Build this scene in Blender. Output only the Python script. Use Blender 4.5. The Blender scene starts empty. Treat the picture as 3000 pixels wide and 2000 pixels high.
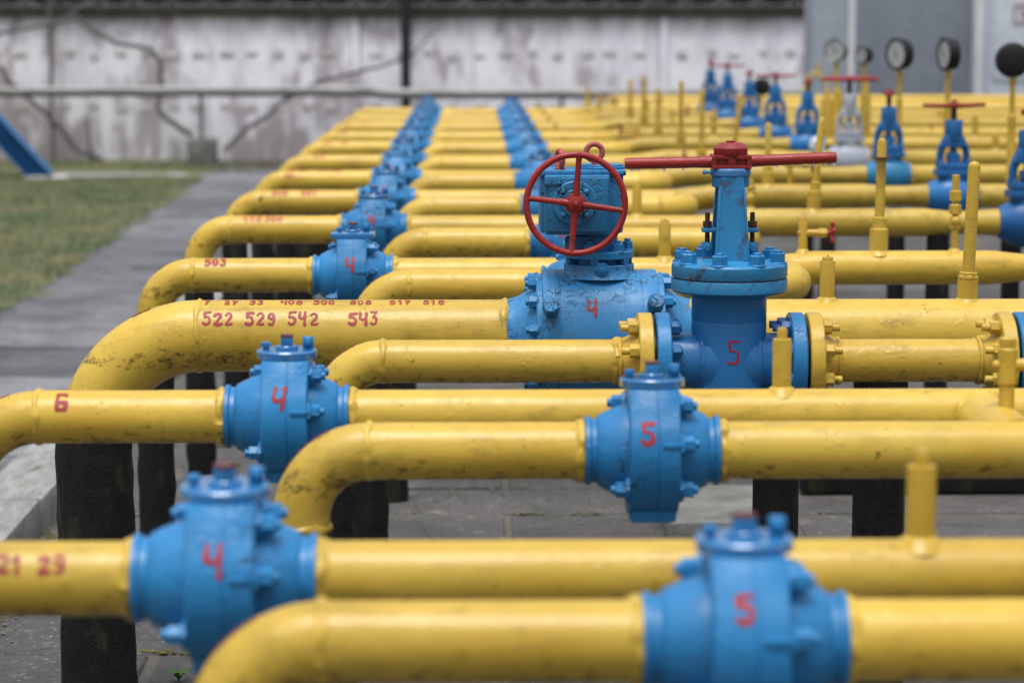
import bpy, bmesh, math, random
from mathutils import Vector, Matrix
R = math.radians
random.seed(7)
SC = bpy.context.scene
COL = SC.collection

# ------------------------------------------------------------ camera
YAW, PITCH, CAMZ, FPX = -0.9, 7.14, 1.744, 7500.0
cd = bpy.data.cameras.new("camera"); cam = bpy.data.objects.new("camera", cd); COL.objects.link(cam)
cam.location = (0, 0, CAMZ); cam.rotation_euler = (R(90 - PITCH), 0, R(YAW))
cd.sensor_width = 36; cd.lens = 36 * FPX / 3000; cd.clip_start = 0.1; cd.clip_end = 500
cd.dof.use_dof = True; cd.dof.focus_distance = 6.72; cd.dof.aperture_fstop = 3.1
SC.camera = cam
# ------------------------------------------------------------ sky, sun, exposure
SUN_EL, SUN_AZ = 75, 198          # overcast, veiled sun high behind the camera
w = bpy.data.worlds.new("World"); SC.world = w; w.use_nodes = True
nt = w.node_tree; bg = nt.nodes["Background"]
sky = nt.nodes.new("ShaderNodeTexSky"); sky.sky_type = 'NISHITA'; sky.sun_disc = False
sky.sun_elevation = R(SUN_EL); sky.sun_rotation = R(SUN_AZ); sky.dust_density = 1.5; sky.air_density = 1.0
hs = nt.nodes.new("ShaderNodeHueSaturation"); hs.inputs["Saturation"].default_value = 0.30
nt.links.new(sky.outputs[0], hs.inputs["Color"])
# overcast veil: a cloud layer that is brightest overhead
tc = nt.nodes.new("ShaderNodeTexCoord"); sx = nt.nodes.new("ShaderNodeSeparateXYZ"); nt.links.new(tc.outputs["Generated"], sx.inputs[0])
mr = nt.nodes.new("ShaderNodeMapRange"); nt.links.new(sx.outputs["Z"], mr.inputs[0]); mr.inputs[3].default_value = 0.25; mr.inputs[4].default_value = 3.8
vm = nt.nodes.new("ShaderNodeVectorMath"); vm.operation = 'SCALE'; nt.links.new(hs.outputs[0], vm.inputs[0]); nt.links.new(mr.outputs[0], vm.inputs["Scale"])
nt.links.new(vm.outputs[0], bg.inputs[0])
bg.inputs[1].default_value = 0.07
sl = bpy.data.lights.new("sun", 'SUN'); sl.energy = 1.5; sl.angle = R(28); sl.color = (1, .97, .93)
so = bpy.data.objects.new("sun", sl); COL.objects.link(so)
sd = Vector((math.sin(R(SUN_AZ)) * math.cos(R(SUN_EL)), math.cos(R(SUN_AZ)) * math.cos(R(SUN_EL)), math.sin(R(SUN_EL))))
so.rotation_euler = sd.to_track_quat('Z', 'Y').to_euler(); so.location = sd * 30
SC.view_settings.view_transform = 'Standard'; SC.view_settings.look = 'None'
SC.view_settings.gamma = 1; SC.view_settings.exposure = 0.52
GZ = -.10                          # ground level
SC.render.engine = 'CYCLES'

# ------------------------------------------------------------ survey helper: where a sight line meets the plane Y = y
_y, _p = R(-YAW), R(PITCH)
FW = Vector((math.sin(_y) * math.cos(_p), math.cos(_y) * math.cos(_p), -math.sin(_p)))
RT = Vector((math.cos(_y), -math.sin(_y), 0)); UP = RT.cross(FW)
def px(u, v, y):
    d = FW + RT * ((u - 1500) / FPX) + UP * ((1000 - v) / FPX)
    t = y / d.y
    return d.x * t, CAMZ + d.z * t
def ov(u, v, y):                    # same, survey read off a 2352-wide print
    return px(u * 1.27551, v * 1.27551, y)

# ------------------------------------------------------------ materials
def nodes(m):
    m.use_nodes = True; t = m.node_tree; return t, t.nodes["Principled BSDF"]
def N(t, typ, **kw):
    n = t.nodes.new(typ)
    for k, v in kw.items():
        if k in n.inputs: n.inputs[k].default_value = v
        else: setattr(n, k, v)
    return n
def ramp(t, src, a, b):
    n = t.nodes.new("ShaderNodeMapRange"); n.inputs[1].default_value = a; n.inputs[2].default_value = b
    t.links.new(src, n.inputs[0]); return n.outputs[0]
def mth(t, op, a, b):
    n = t.nodes.new("ShaderNodeMath"); n.operation = op
    for i, s in enumerate((a, b)):
        if isinstance(s, (int, float)): n.inputs[i].default_value = s
        else: t.links.new(s, n.inputs[i])
    return n.outputs[0]
def mix(t, f, a, b):
    n = t.nodes.new("ShaderNodeMix"); n.data_type = 'RGBA'
    for i, s in ((0, f), (6, a), (7, b)):
        if isinstance(s, (int, float)): n.inputs[i].default_value = s
        elif isinstance(s, tuple): n.inputs[i].default_value = (*s, 1)
        else: t.links.new(s, n.inputs[i])
    return n.outputs[2]
def noise(t, vec, scale, detail=4, rough=.55, dist=0):
    n = N(t, "ShaderNodeTexNoise", Scale=scale, Detail=detail, Roughness=rough, Distortion=dist)
    t.links.new(vec, n.inputs["Vector"]); return n.outputs["Fac"]
def stretch(t, vec, s):
    n = t.nodes.new("ShaderNodeVectorMath"); n.operation = 'MULTIPLY'
    t.links.new(vec, n.inputs[0]); n.inputs[1].default_value = s; return n.outputs[0]

def painted(name, base, base2, dark, crack=.5, spots=.5, rough=.38, bump=.25, rust=None, rustamt=0, grime=0, flake=0, under=0):
    m = bpy.data.materials.new(name); t, b = nodes(m)
    pos = t.nodes.new("ShaderNodeNewGeometry").outputs["Position"]
    lo = noise(t, pos, 2.7, 4); mid = noise(t, pos, 16, 5, .6); hi = noise(t, pos, 55, 4, .6)
    c = mix(t, ramp(t, lo, .38, .66), base, base2)
    c = mix(t, mth(t, 'MULTIPLY', ramp(t, mid, .5, .8), .35), c, tuple(x * .55 for x in base))
    # thin flake edges
    ds = N(t, "ShaderNodeTexNoise", Scale=9.0, Detail=3.0); t.links.new(pos, ds.inputs["Vector"])
    off = t.nodes.new("ShaderNodeVectorMath"); off.operation = 'MULTIPLY_ADD'
    t.links.new(ds.outputs["Color"], off.inputs[0]); off.inputs[1].default_value = (.09,) * 3; t.links.new(pos, off.inputs[2])
    vo = N(t, "ShaderNodeTexVoronoi", feature='DISTANCE_TO_EDGE', Scale=44.0 + 16 * (flake > .9)); t.links.new(off.outputs[0], vo.inputs["Vector"])
    line = ramp(t, vo.outputs["Distance"], .06 + .05 * flake, .012 + .02 * flake)
    msk = ramp(t, noise(t, pos, 6.5, 3), .62 - .16 * flake, .72 - .12 * flake)
    msk2 = ramp(t, noise(t, pos, 38, 3), .50 - .06 * flake, .62 - .06 * flake)
    cr = mth(t, 'MULTIPLY', mth(t, 'MULTIPLY', line, msk), msk2)
    c = mix(t, mth(t, 'MULTIPLY', cr, crack), c, dark)
    sp = ramp(t, noise(t, pos, 24, 4, .6), .70, .76)
    c = mix(t, mth(t, 'MULTIPLY', sp, spots), c, dark)
    smr = ramp(t, noise(t, stretch(t, pos, (.7, 1, 1)), 8.5, 5, .65), .60, .74)
    c = mix(t, mth(t, 'MULTIPLY', smr, .42 * spots), c, tuple(x * .42 + .01 for x in base))
    if grime:                                   # mildew streaks along the steel
        g = ramp(t, noise(t, stretch(t, pos, (2.2, 9, 9)), 2.2, 6, .7), .54, .74)
        c = mix(t, mth(t, 'MULTIPLY', g, grime), c, tuple(x * .33 for x in base))
    if under:                                   # black mildew flecks, thickened low down to paint extra shade under the pipes
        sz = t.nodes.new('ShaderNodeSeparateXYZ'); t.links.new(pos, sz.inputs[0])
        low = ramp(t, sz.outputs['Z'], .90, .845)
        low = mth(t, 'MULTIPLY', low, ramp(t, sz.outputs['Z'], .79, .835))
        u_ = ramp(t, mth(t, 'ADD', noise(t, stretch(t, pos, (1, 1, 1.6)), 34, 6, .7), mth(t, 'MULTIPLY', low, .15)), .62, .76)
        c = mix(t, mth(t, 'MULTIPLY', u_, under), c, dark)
    if rust:
        rm = mth(t, 'MULTIPLY', ramp(t, noise(t, pos, 11, 6, .7), .57, .66), rustamt)
        c = mix(t, rm, c, rust)
    t.links.new(c, b.inputs["Base Color"])
    t.links.new(mth(t, 'ADD', mth(t, 'MULTIPLY', hi, .28), rough - .14), b.inputs["Roughness"])
    b.inputs['Specular IOR Level'].default_value = .36
    oi = t.nodes.new('ShaderNodeObjectInfo')                # every piece faded a little differently
    hv = t.nodes.new('ShaderNodeHueSaturation'); t.links.new(c, hv.inputs['Color']); t.links.new(mth(t, 'ADD', mth(t, 'MULTIPLY', oi.outputs['Random'], .22), .88), hv.inputs['Value'])
    t.links.new(hv.outputs[0], b.inputs['Base Color'])
    h = mth(t, 'ADD', mth(t, 'MULTIPLY', mid, .5), mth(t, 'MULTIPLY', hi, .28))
    h = mth(t, 'SUBTRACT', h, mth(t, 'MULTIPLY', cr, .8))
    vb = N(t, "ShaderNodeTexVoronoi", Scale=42.0); t.links.new(off.outputs[0], vb.inputs["Vector"])
    bl = mth(t, 'MULTIPLY', ramp(t, vb.outputs["Distance"], .34, .10), ramp(t, noise(t, pos, 12, 3), .52, .60))
    h = mth(t, 'ADD', h, mth(t, 'MULTIPLY', bl, .35))
    br = noise(t, stretch(t, pos, (.12, 1, 1)), 60, 3)
    h = mth(t, 'ADD', h, mth(t, 'MULTIPLY', br, .16))
    bp = N(t, "ShaderNodeBump", Strength=bump, Distance=.006); t.links.new(h, bp.inputs["Height"])
    t.links.new(bp.outputs[0], b.inputs["Normal"])
    return m
def rough_mat(name, a, bcol, scale=8, rough=.85, bump=.4, st=(1, 1, 1), c3=None, c3r=(.6, .7)):
    m = bpy.data.materials.new(name); t, b = nodes(m)
    pos = stretch(t, t.nodes.new("ShaderNodeNewGeometry").outputs["Position"], st)
    n1 = noise(t, pos, scale, 8, .65); n2 = noise(t, pos, scale * 9, 4)
    c = mix(t, ramp(t, n1, .38, .64), a, bcol)
    c = mix(t, mth(t, 'MULTIPLY', ramp(t, n2, .45, .75), .4), c, tuple(x * .55 for x in a))
    if c3: c = mix(t, ramp(t, noise(t, pos, scale * .45, 5, .6, .4), *c3r), c, c3)
    t.links.new(c, b.inputs["Base Color"]); b.inputs["Roughness"].default_value = rough; b.inputs['Specular IOR Level'].default_value = .25
    bp = N(t, "ShaderNodeBump", Strength=bump, Distance=.01); t.links.new(mth(t, 'ADD', n1, mth(t, 'MULTIPLY', n2, .4)), bp.inputs["Height"])
    t.links.new(bp.outputs[0], b.inputs["Normal"]); return m
def plain(name, c, rough=.5, metal=0, coat=0, trans=0):
    m = bpy.data.materials.new(name); t, b = nodes(m)
    pos = t.nodes.new("ShaderNodeNewGeometry").outputs["Position"]
    cc = mix(t, ramp(t, noise(t, pos, 12, 4), .3, .7), c, tuple(x * .8 for x in c)); t.links.new(cc, b.inputs["Base Color"])
    b.inputs["Roughness"].default_value = rough; b.inputs["Metallic"].default_value = metal; b.inputs['Specular IOR Level'].default_value = .3
    b.inputs["Transmission Weight"].default_value = trans
    return m

M = {}
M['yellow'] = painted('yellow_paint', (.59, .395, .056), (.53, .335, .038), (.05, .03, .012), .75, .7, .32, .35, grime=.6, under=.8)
M['yellow_old'] = painted('aged_yellow_paint', (.50, .34, .048), (.43, .28, .030), (.04, .025, .01), .8, .8, .42, .45, rust=(.12, .05, .02), rustamt=.35, grime=.7)
M['blue'] = painted('light_blue_paint', (.022, .20, .44), (.016, .160, .375), (.012, .03, .055), .85, .9, .36, .5, grime=.35, flake=.45, rust=(.05, .03, .02), rustamt=.18)
M['blue_worn'] = painted('worn_light_blue_paint', (.034, .205, .43), (.020, .165, .37), (.015, .03, .04), 1, .8, .38, .45, rust=(.10, .07, .03), rustamt=.4, grime=.3, flake=1)
M['blue_rusty'] = painted('rusty_light_blue_paint', (.026, .205, .41), (.020, .165, .35), (.02, .02, .02), .9, .9, .4, .4, rust=(.06, .022, .012), rustamt=.8, flake=.6)
M['blue_deep'] = painted('deep_blue_paint', (.022, .155, .39), (.018, .135, .35), (.01, .02, .05), .25, .3, .33, .18)
M['blue_dark'] = painted('dark_blue_paint', (.016, .115, .31), (.018, .125, .33), (.008, .015, .03), .3, .4, .4, .2)
M['blue_wet'] = painted('wet_blue_paint', (.030, .19, .43), (.024, .16, .37), (.015, .03, .05), .8, .7, .24, .3, grime=.3)
_b = M['blue_wet'].node_tree.nodes['Principled BSDF']; _b.inputs['Coat Weight'].default_value = 1; _b.inputs['Coat Roughness'].default_value = .1
M['blue_flaking'] = painted('flaking_blue_over_red', (.05, .19, .40), (.045, .16, .34), (.02, .015, .015), 1, 1, .45, .6, rust=(.13, .02, .015), rustamt=1)
M['worn_red'] = painted('worn_red_tip', (.15, .055, .05), (.10, .05, .05), (.03, .03, .04), 1, 1, .5, .4, rust=(.30, .22, .22), rustamt=.6)
M['cyan'] = painted('cyan_blue_paint', (.030, .20, .36), (.024, .17, .32), (.01, .03, .05), .3, .4, .4, .2)
M['red'] = painted('red_paint', (.31, .024, .020), (.25, .020, .017), (.035, .012, .012), .9, 1, .36, .45)
M['pinkred'] = painted('faded_red_paint', (.42, .09, .08), (.36, .05, .04), (.06, .02, .02), .6, .7, .45, .3)
M['number'] = painted('red_number_paint', (.34, .024, .03), (.26, .02, .026), (.1, .02, .02), .5, .4, .5, .2)
M['number_faded'] = painted('faded_number_paint', (.46, .075, .045), (.46, .10, .05), (.2, .05, .03), .5, .5, .5, .2)
M['grey'] = painted('grey_paint', (.40, .43, .47), (.34, .37, .42), (.06, .06, .06), .4, .5, .45, .2)
M['rust'] = rough_mat('rusty_steel', (.05, .025, .02), (.10, .035, .02), 30, .7, .5)
M['steel'] = plain('dark_steel', (.035, .035, .04), .45, .6)
M['bitumen'] = rough_mat('black_bitumen_wrap', (.006, .0056, .006), (.013, .011, .010), 16, .7, .9, (1.6, 1.6, .8), (.034, .031, .014), (.57, .68))
M['grit'] = rough_mat('gritty_stone', (.22, .21, .18), (.13, .12, .10), 30, .9, .5)
M['gauge'] = plain('black_gauge_case', (.010, .010, .010), .6)
M['gauge_grey'] = plain('grey_gauge_case', (.22, .23, .22), .4, .3)
M['dial'] = plain('white_dial', (.46, .48, .48), .3)
M['water'] = bpy.data.materials.new('water'); _t, _b = nodes(M['water'])
_b.inputs["Transmission Weight"].default_value = 1; _b.inputs["IOR"].default_value = 1.33; _b.inputs["Roughness"].default_value = 0; _b.inputs["Base Color"].default_value = (1, 1, 1, 1)
M['kerb'] = rough_mat('worn_kerb_concrete', (.32, .32, .305), (.20, .195, .18), 9, .85, .9, (2.5, .6, 1), (.12, .12, .08), (.62, .7))
M['block'] = rough_mat('pale_concrete', (.20, .20, .185), (.12, .12, .105), 7, .9, 1)
M['rail'] = rough_mat('lagged_pipe_cover', (.42, .42, .41), (.28, .28, .27), 5, .8, .5, (.6, 1, 1))
M['vine'] = rough_mat('bare_bark', (.11, .105, .11), (.17, .16, .165), 20, .9, .4)
M['pole'] = plain('charcoal_pole_paint', (.022, .023, .025), .6)
M['hedge'] = rough_mat('dark_twigs', (.016, .013, .012), (.030, .022, .020), 3, .9, .1)
M['wire'] = plain('galvanised_wire', (.30, .31, .33), .5, .3)
M['coping'] = rough_mat('mossy_coping', (.035, .034, .028), (.06, .055, .042), 4, .95, .6)
M['panel_dark'] = rough_mat('slate_grey_cladding', (.21, .24, .28), (.25, .28, .32), 2.2, .6, .1)
M['panel_mid'] = rough_mat('blue_grey_cladding', (.37, .42, .47), (.33, .37, .43), 1.5, .6, .1)
M['panel_light'] = rough_mat('white_cladding', (.66, .71, .78), (.60, .65, .72), 1.5, .55, .1)
M['frame'] = rough_mat('white_steel_frame', (.72, .73, .75), (.62, .63, .66), 3, .5, .1)
M['rag'] = rough_mat('white_cloth', (.7, .72, .75), (.6, .6, .62), 5, .8, .4)
M['moss'] = rough_mat('moss', (.09, .11, .02), (.15, .14, .03), 20, .95, 1)
M['leaf'] = rough_mat('weed_leaf', (.06, .14, .02), (.1, .2, .04), 20, .7, .3)

def slab_mat(name, a, b2, moss):
    m = bpy.data.materials.new(name); t, b = nodes(m)
    g = t.nodes.new("ShaderNodeNewGeometry"); pos = g.outputs["Position"]; rnd = g.outputs["Random Per Island"]
    c = mix(t, rnd, a, b2)
    n1 = noise(t, pos, 3.2, 8, .7); n2 = noise(t, pos, 45, 5, .7)
    c = mix(t, mth(t, 'MULTIPLY', ramp(t, n1, .42, .7), .55), c, tuple(x * .5 for x in a))
    c = mix(t, mth(t, 'MULTIPLY', ramp(t, noise(t, pos, 7, 6, .7), .58, .7), .5), c, (.30, .29, .26))
    c = mix(t, mth(t, 'MULTIPLY', ramp(t, n2, .4, .8), .6), c, tuple(x * .4 for x in a))
    c = mix(t, mth(t, 'MULTIPLY', ramp(t, noise(t, pos, 48, 4), .61, .70), .7), c, (.34, .33, .30))
    wet = ramp(t, noise(t, pos, 1.7, 5, .6), .46, .62); c = mix(t, mth(t, 'MULTIPLY', wet, .55), c, tuple(x * .42 for x in a))
    dsn = N(t, "ShaderNodeTexNoise", Scale=5.0, Detail=4.0); t.links.new(pos, dsn.inputs["Vector"])
    of = t.nodes.new("ShaderNodeVectorMath"); of.operation = 'MULTIPLY_ADD'; t.links.new(dsn.outputs["Color"], of.inputs[0]); of.inputs[1].default_value = (.25,) * 3; t.links.new(pos, of.inputs[2])
    vo = N(t, "ShaderNodeTexVoronoi", feature='DISTANCE_TO_EDGE', Scale=1.1); t.links.new(of.outputs[0], vo.inputs["Vector"])
    c = mix(t, mth(t, 'MULTIPLY', ramp(t, vo.outputs["Distance"], .009, .003), .6), c, (.02, .02, .018))
    c = mix(t, mth(t, 'MULTIPLY', ramp(t, noise(t, pos, 5.5, 7, .75), .62, .7), moss), c, (.10, .11, .03))
    t.links.new(c, b.inputs["Base Color"]); b.inputs["Roughness"].default_value = .75
    bp = N(t, "ShaderNodeBump", Strength=.5, Distance=.01); t.links.new(mth(t, 'ADD', n1, n2), bp.inputs["Height"])
    t.links.new(bp.outputs[0], b.inputs["Normal"]); return m
M['slab'] = slab_mat('grey_paving_slab', (.070, .065, .060), (.110, .102, .094), 1)
M['slab_path'] = slab_mat('path_slab', (.085, .085, .092), (.24, .24, .25), .25)
M['ground'] = slab_mat('gritty_ground', (.115, .105, .082), (.115, .105, .082), .9)

def wall_mat():
    m = bpy.data.materials.new('peeling_whitewash'); t, b = nodes(m)
    pos = t.nodes.new("ShaderNodeNewGeometry").outputs["Position"]
    v = stretch(t, pos, (1.0, 1, .42))
    base = mix(t, ramp(t, noise(t, v, 3.4, 8, .7), .4, .62), (.92, .90, .94), (.74, .72, .77))
    sep = t.nodes.new("ShaderNodeSeparateXYZ"); t.links.new(pos, sep.inputs[0])
    low = ramp(t, sep.outputs["Z"], 1.1, .1)                    # damp peeling near the foot of the wall
    red = mth(t, 'ADD', noise(t, v, 1.7, 7, .68), mth(t, 'MULTIPLY', low, .055))
    c = mix(t, mth(t, 'MULTIPLY', ramp(t, red, .535, .62), .58), base, (.25, .15, .15))
    gr = noise(t, stretch(t, pos, (3.2, 1, .22)), 2.0, 6, .7)
    c = mix(t, mth(t, 'MULTIPLY', ramp(t, gr, .54, .74), .45), c, (.26, .255, .26))
    c = mix(t, mth(t, 'MULTIPLY', ramp(t, sep.outputs["Z"], 1.45, 1.85), mth(t, 'MULTIPLY', ramp(t, noise(t, v, 3.1, 5), .35, .6), .7)), c, (.17, .165, .155))
    t.links.new(c, b.inputs["Base Color"]); b.inputs["Roughness"].default_value = .9
    bp = N(t, "ShaderNodeBump", Strength=.4, Distance=.02); t.links.new(gr, bp.inputs["Height"]); t.links.new(bp.outputs[0], b.inputs["Normal"])
    return m
M['wall'] = wall_mat()
M['stain'] = rough_mat('brown_recess', (.46, .43, .41), (.66, .64, .64), 7, .95, .4)
def grass_mat(name):
    m = bpy.data.materials.new(name); t, b = nodes(m)
    pos = t.nodes.new("ShaderNodeNewGeometry").outputs["Position"]
    n1 = noise(t, pos, .9, 6, .65)
    c = mix(t, ramp(t, n1, .37, .60), (.052, .082, .026), (.14, .135, .052))
    c = mix(t, mth(t, 'MULTIPLY', ramp(t, noise(t, pos, 9, 4), .45, .7), .5), c, (.05, .055, .022))
    t.links.new(c, b.inputs["Base Color"]); b.inputs["Roughness"].default_value = .8; return m
M['grass'] = grass_mat('dull_grass')

# ------------------------------------------------------------ mesh helpers
def frame_for(d):
    d = d.normalized(); a = Vector((0, 0, 1)) if abs(d.z) < .9 else Vector((1, 0, 0))
    u = a.cross(d).normalized(); return u, d.cross(u)
class MB:
    def __init__(s): s.v = []; s.f = []; s.m = []; s.mi = 0
    def add(s, vs, fs):
        o = len(s.v); s.v += [tuple(p) for p in vs]; s.f += [tuple(i + o for i in f) for f in fs]; s.m += [s.mi] * len(fs); return s
    def tube(s, pts, r, seg=24, caps=True, jit=0):
        pts = [Vector(p) for p in pts]; n = len(pts); rs = r if isinstance(r, (list, tuple)) else [r] * n
        vs = []; fs = []; u = None
        for i, p in enumerate(pts):
            d = (pts[min(i + 1, n - 1)] - pts[max(i - 1, 0)]).normalized()
            if u is None: u, _ = frame_for(d)
            u = (u - d * u.dot(d)).normalized(); w_ = d.cross(u)
            for k in range(seg):
                a = 2 * math.pi * k / seg; q = rs[i] + (random.uniform(-jit, jit) if jit else 0)
                vs.append(p + u * (math.cos(a) * q) + w_ * (math.sin(a) * q))
        for i in range(n - 1):
            for k in range(seg):
                k2 = (k + 1) % seg; fs.append((i * seg + k, i * seg + k2, (i + 1) * seg + k2, (i + 1) * seg + k))
        if caps:
            fs.append(tuple(range(seg - 1, -1, -1))); fs.append(tuple((n - 1) * seg + k for k in range(seg)))
        return s.add(vs, fs)
    def lathe(s, prof, c=(0, 0, 0), axis=(1, 0, 0), seg=40, ph=0):
        ax = Vector(axis).normalized(); u, w_ = frame_for(ax); c = Vector(c); vs = []; fs = []; n = len(prof)
        for (t, r) in prof:
            r = max(r, 1e-5)
            for k in range(seg):
                a = 2 * math.pi * k / seg + ph; vs.append(c + ax * t + u * (math.cos(a) * r) + w_ * (math.sin(a) * r))
        for i in range(n - 1):
            for k in range(seg):
                k2 = (k + 1) % seg; fs.append((i * seg + k, i * seg + k2, (i + 1) * seg + k2, (i + 1) * seg + k))
        fs.append(tuple(range(seg - 1, -1, -1))); fs.append(tuple((n - 1) * seg + k for k in range(seg)))
        return s.add(vs, fs)
    def cyl(s, p0, p1, r, seg=24, ch=.0015, ph=0):
        p0 = Vector(p0); d = Vector(p1) - p0; L = d.length; ch = min(ch, r * .4, L * .4)
        return s.lathe([(0, r - ch), (ch, r), (L - ch, r), (L, r - ch)], p0, d, seg, ph)
    def hex(s, p0, p1, r, ph=0):
        return s.cyl(p0, p1, r, 6, r * .12, ph)
    def bolt(s, p, d, r=.014, h=.018, stud=.008):      # hex nut + stud end
        p = Vector(p); d = Vector(d).normalized()
        s.hex(p, p + d * h, r, random.uniform(0, 1)); s.cyl(p + d * h * .9, p + d * (h + stud), r * .55, 12)
        s.cyl(p - d * .004, p + d * .003, r * 1.15, 16); return s
    def box(s, c, size, rot=None, bev=.003, taper=(1, 1)):
        bm = bmesh.new(); bmesh.ops.create_cube(bm, size=1)
        for v in bm.verts:
            k = taper if v.co.z > 0 else (1, 1)
            v.co = Vector((v.co.x * size[0] * k[0], v.co.y * size[1] * k[1], v.co.z * size[2]))
        if bev: bmesh.ops.bevel(bm, geom=list(bm.edges), offset=bev, segments=2, profile=.6, affect='EDGES')
        mt = Matrix.Translation(Vector(c)) @ (rot.to_4x4() if rot else Matrix.Identity(4)); bm.transform(mt)
        bm.verts.index_update(); s.add([v.co[:] for v in bm.verts], [[v.index for v in f.verts] for f in bm.faces]); bm.free(); return s
    def torus(s, c, n, Rr, r, seg=48, ms=12, wob=0):
        u, w_ = frame_for(Vector(n)); c = Vector(c); vs = []; fs = []; n = Vector(n).normalized()
        for i in range(seg):
            a = 2 * math.pi * i / seg; d = u * math.cos(a) + w_ * math.sin(a); q = r * (1 + random.uniform(-wob, wob))
            for k in range(ms):
                b = 2 * math.pi * k / ms; vs.append(c + d * (Rr + q * math.cos(b)) + n * (q * math.sin(b)))
        for i in range(seg):
            for k in range(ms):
                i2 = (i + 1) % seg; k2 = (k + 1) % ms; fs.append((i * ms + k, i2 * ms + k, i2 * ms + k2, i * ms + k2))
        return s.add(vs, fs)
    def ball(s, c, r, sc=(1, 1, 1), seg=12):
        bm = bmesh.new(); bmesh.ops.create_uvsphere(bm, u_segments=seg, v_segments=seg // 2 + 2, radius=r)
        for v in bm.verts: v.co = Vector((v.co.x * sc[0] + c[0], v.co.y * sc[1] + c[1], v.co.z * sc[2] + c[2]))
        bm.verts.index_update(); s.add([v.co[:] for v in bm.verts], [[v.index for v in f.verts] for f in bm.faces]); bm.free(); return s
    def build(s, name, mats, parent=None, smooth=True, ang=35):
        me = bpy.data.meshes.new(name); me.from_pydata(s.v, [], s.f); me.validate()
        bm = bmesh.new(); bm.from_mesh(me); bmesh.ops.recalc_face_normals(bm, faces=bm.faces); bm.to_mesh(me); bm.free()
        for m_ in (mats if isinstance(mats, list) else [mats]): me.materials.append(M[m_])
        if len(me.polygons) == len(s.m): me.polygons.foreach_set('material_index', s.m)
        if smooth:
            me.shade_smooth(); me.set_sharp_from_angle(angle=R(ang))
        o = bpy.data.objects.new(name, me); COL.objects.link(o)
        if parent: o.parent = parent
        return o
def empty(name, loc=(0, 0, 0)):
    o = bpy.data.objects.new(name, None); COL.objects.link(o); o.location = loc; o.empty_display_size = .1; return o
def tag(o, label=None, cat=None, group=None, kind=None):
    if label: o['label'] = label
    if cat: o['category'] = cat
    if group: o['group'] = group
    if kind: o['kind'] = kind
    return o
def kids(o): return [c for c in bpy.data.objects if c.parent == o]
def copy_tree(o, parent=None, skip=()):
    c = o.copy(); COL.objects.link(c); c.parent = parent
    for ch in kids(o): copy_tree(ch, c)
    return c

# ------------------------------------------------------------ hand painted digits, laid on a cylinder about X
def arc(cx, cy, rx, ry, a0, a1, n=14):
    return [(cx + rx * math.cos(R(a0 + (a1 - a0) * i / n)), cy + ry * math.sin(R(a0 + (a1 - a0) * i / n))) for i in range(n + 1)]
GL = {
 '0': [arc(.28, .5, .22, .44, 0, 360, 24)],
 '1': [[(.08, .72), (.30, .95), (.30, .04)]],
 '2': [arc(.27, .72, .2, .23, 165, -35) + [(.10, .10), (.30, .06), (.52, .12)]],
 '3': [[(.06, .94), (.48, .94), (.24, .60)] + arc(.24, .32, .24, .26, 80, -140)],
 '4': [[(.10, .96), (.06, .50), (.22, .44), (.50, .48)], [(.50, .98), (.47, .5), (.48, .03)]],
 '5': [[(.52, .95), (.14, .93), (.13, .58)] + arc(.26, .32, .24, .27, 110, -140)],
 '6': [[(.50, .84), (.47, .95), (.14, .94), (.08, .5), (.08, .05), (.52, .05), (.53, .46), (.10, .47)]],
 '7': [[(.05, .93), (.50, .93), (.28, .48), (.22, .04)], [(.14, .5), (.42, .5)]],
 '8': [arc(.28, .72, .17, .21, 0, 360, 18), arc(.28, .28, .21, .23, 0, 360, 18)],
 '9': [arc(.28, .70, .19, .23, 0, 360, 18), [(.47, .7), (.46, .35)] + arc(.26, .30, .2, .25, 0, -130, 10)],
 'F': [[(.50, .97), (.12, .95), (.14, .56), (.42, .54), (.50, .44), (.50, .08), (.40, .03), (.06, .05)]],   # square-cut five
}
def digits(mb, text, x0, a0, rad, h, pen=.085, cell=.030, adv=.72, ax_y=0, ax_z=0, gap=.55, lean=0):
    x = x0
    for chx in text:
        if chx == ' ': x += gap * h; continue
        segs = []; wsc = random.uniform(.86, 1.06); hsc = random.uniform(.88, 1.04); pen_ = pen * random.uniform(.88, 1.15)
        for st in GL[chx]:
            st = [(p[0] * wsc + random.uniform(-.018, .018), p[1] * hsc + random.uniform(-.018, .018)) for p in st]
            segs += list(zip(st[:-1], st[1:]))
        ph = random.uniform(0, 6)
        nx, ny = int(.72 / cell), int(1.14 / cell); vid = {}; vs = []; fs = []
        def vert(i, j):
            if (i, j) not in vid:
                vid[(i, j)] = len(vs); t = (j * cell - .07) * h; s_ = (i * cell - .06) * h + lean * t
                a = a0 + t / rad; vs.append((x + s_, ax_y - rad * math.cos(a), ax_z + rad * math.sin(a)))
            return vid[(i, j)]
        for i in range(nx):
            for j in range(ny):
                cx, cy = (i + .5) * cell - .06, (j + .5) * cell - .07; dm = 9
                for (p, q) in segs:
                    dx, dy = q[0] - p[0], q[1] - p[1]; L2 = dx * dx + dy * dy + 1e-9
                    k = max(0, min(1, ((cx - p[0]) * dx + (cy - p[1]) * dy) / L2))
                    dm = min(dm, math.hypot(cx - p[0] - k * dx, cy - p[1] - k * dy))
                if dm < pen_ * (1 + .22 * math.sin(cy * 9 + ph) + random.uniform(-.1, .1)):
                    fs.append((vert(i, j), vert(i + 1, j), vert(i + 1, j + 1), vert(i, j + 1)))
        mb.add(vs, fs); x += adv * h
    return mb

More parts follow.
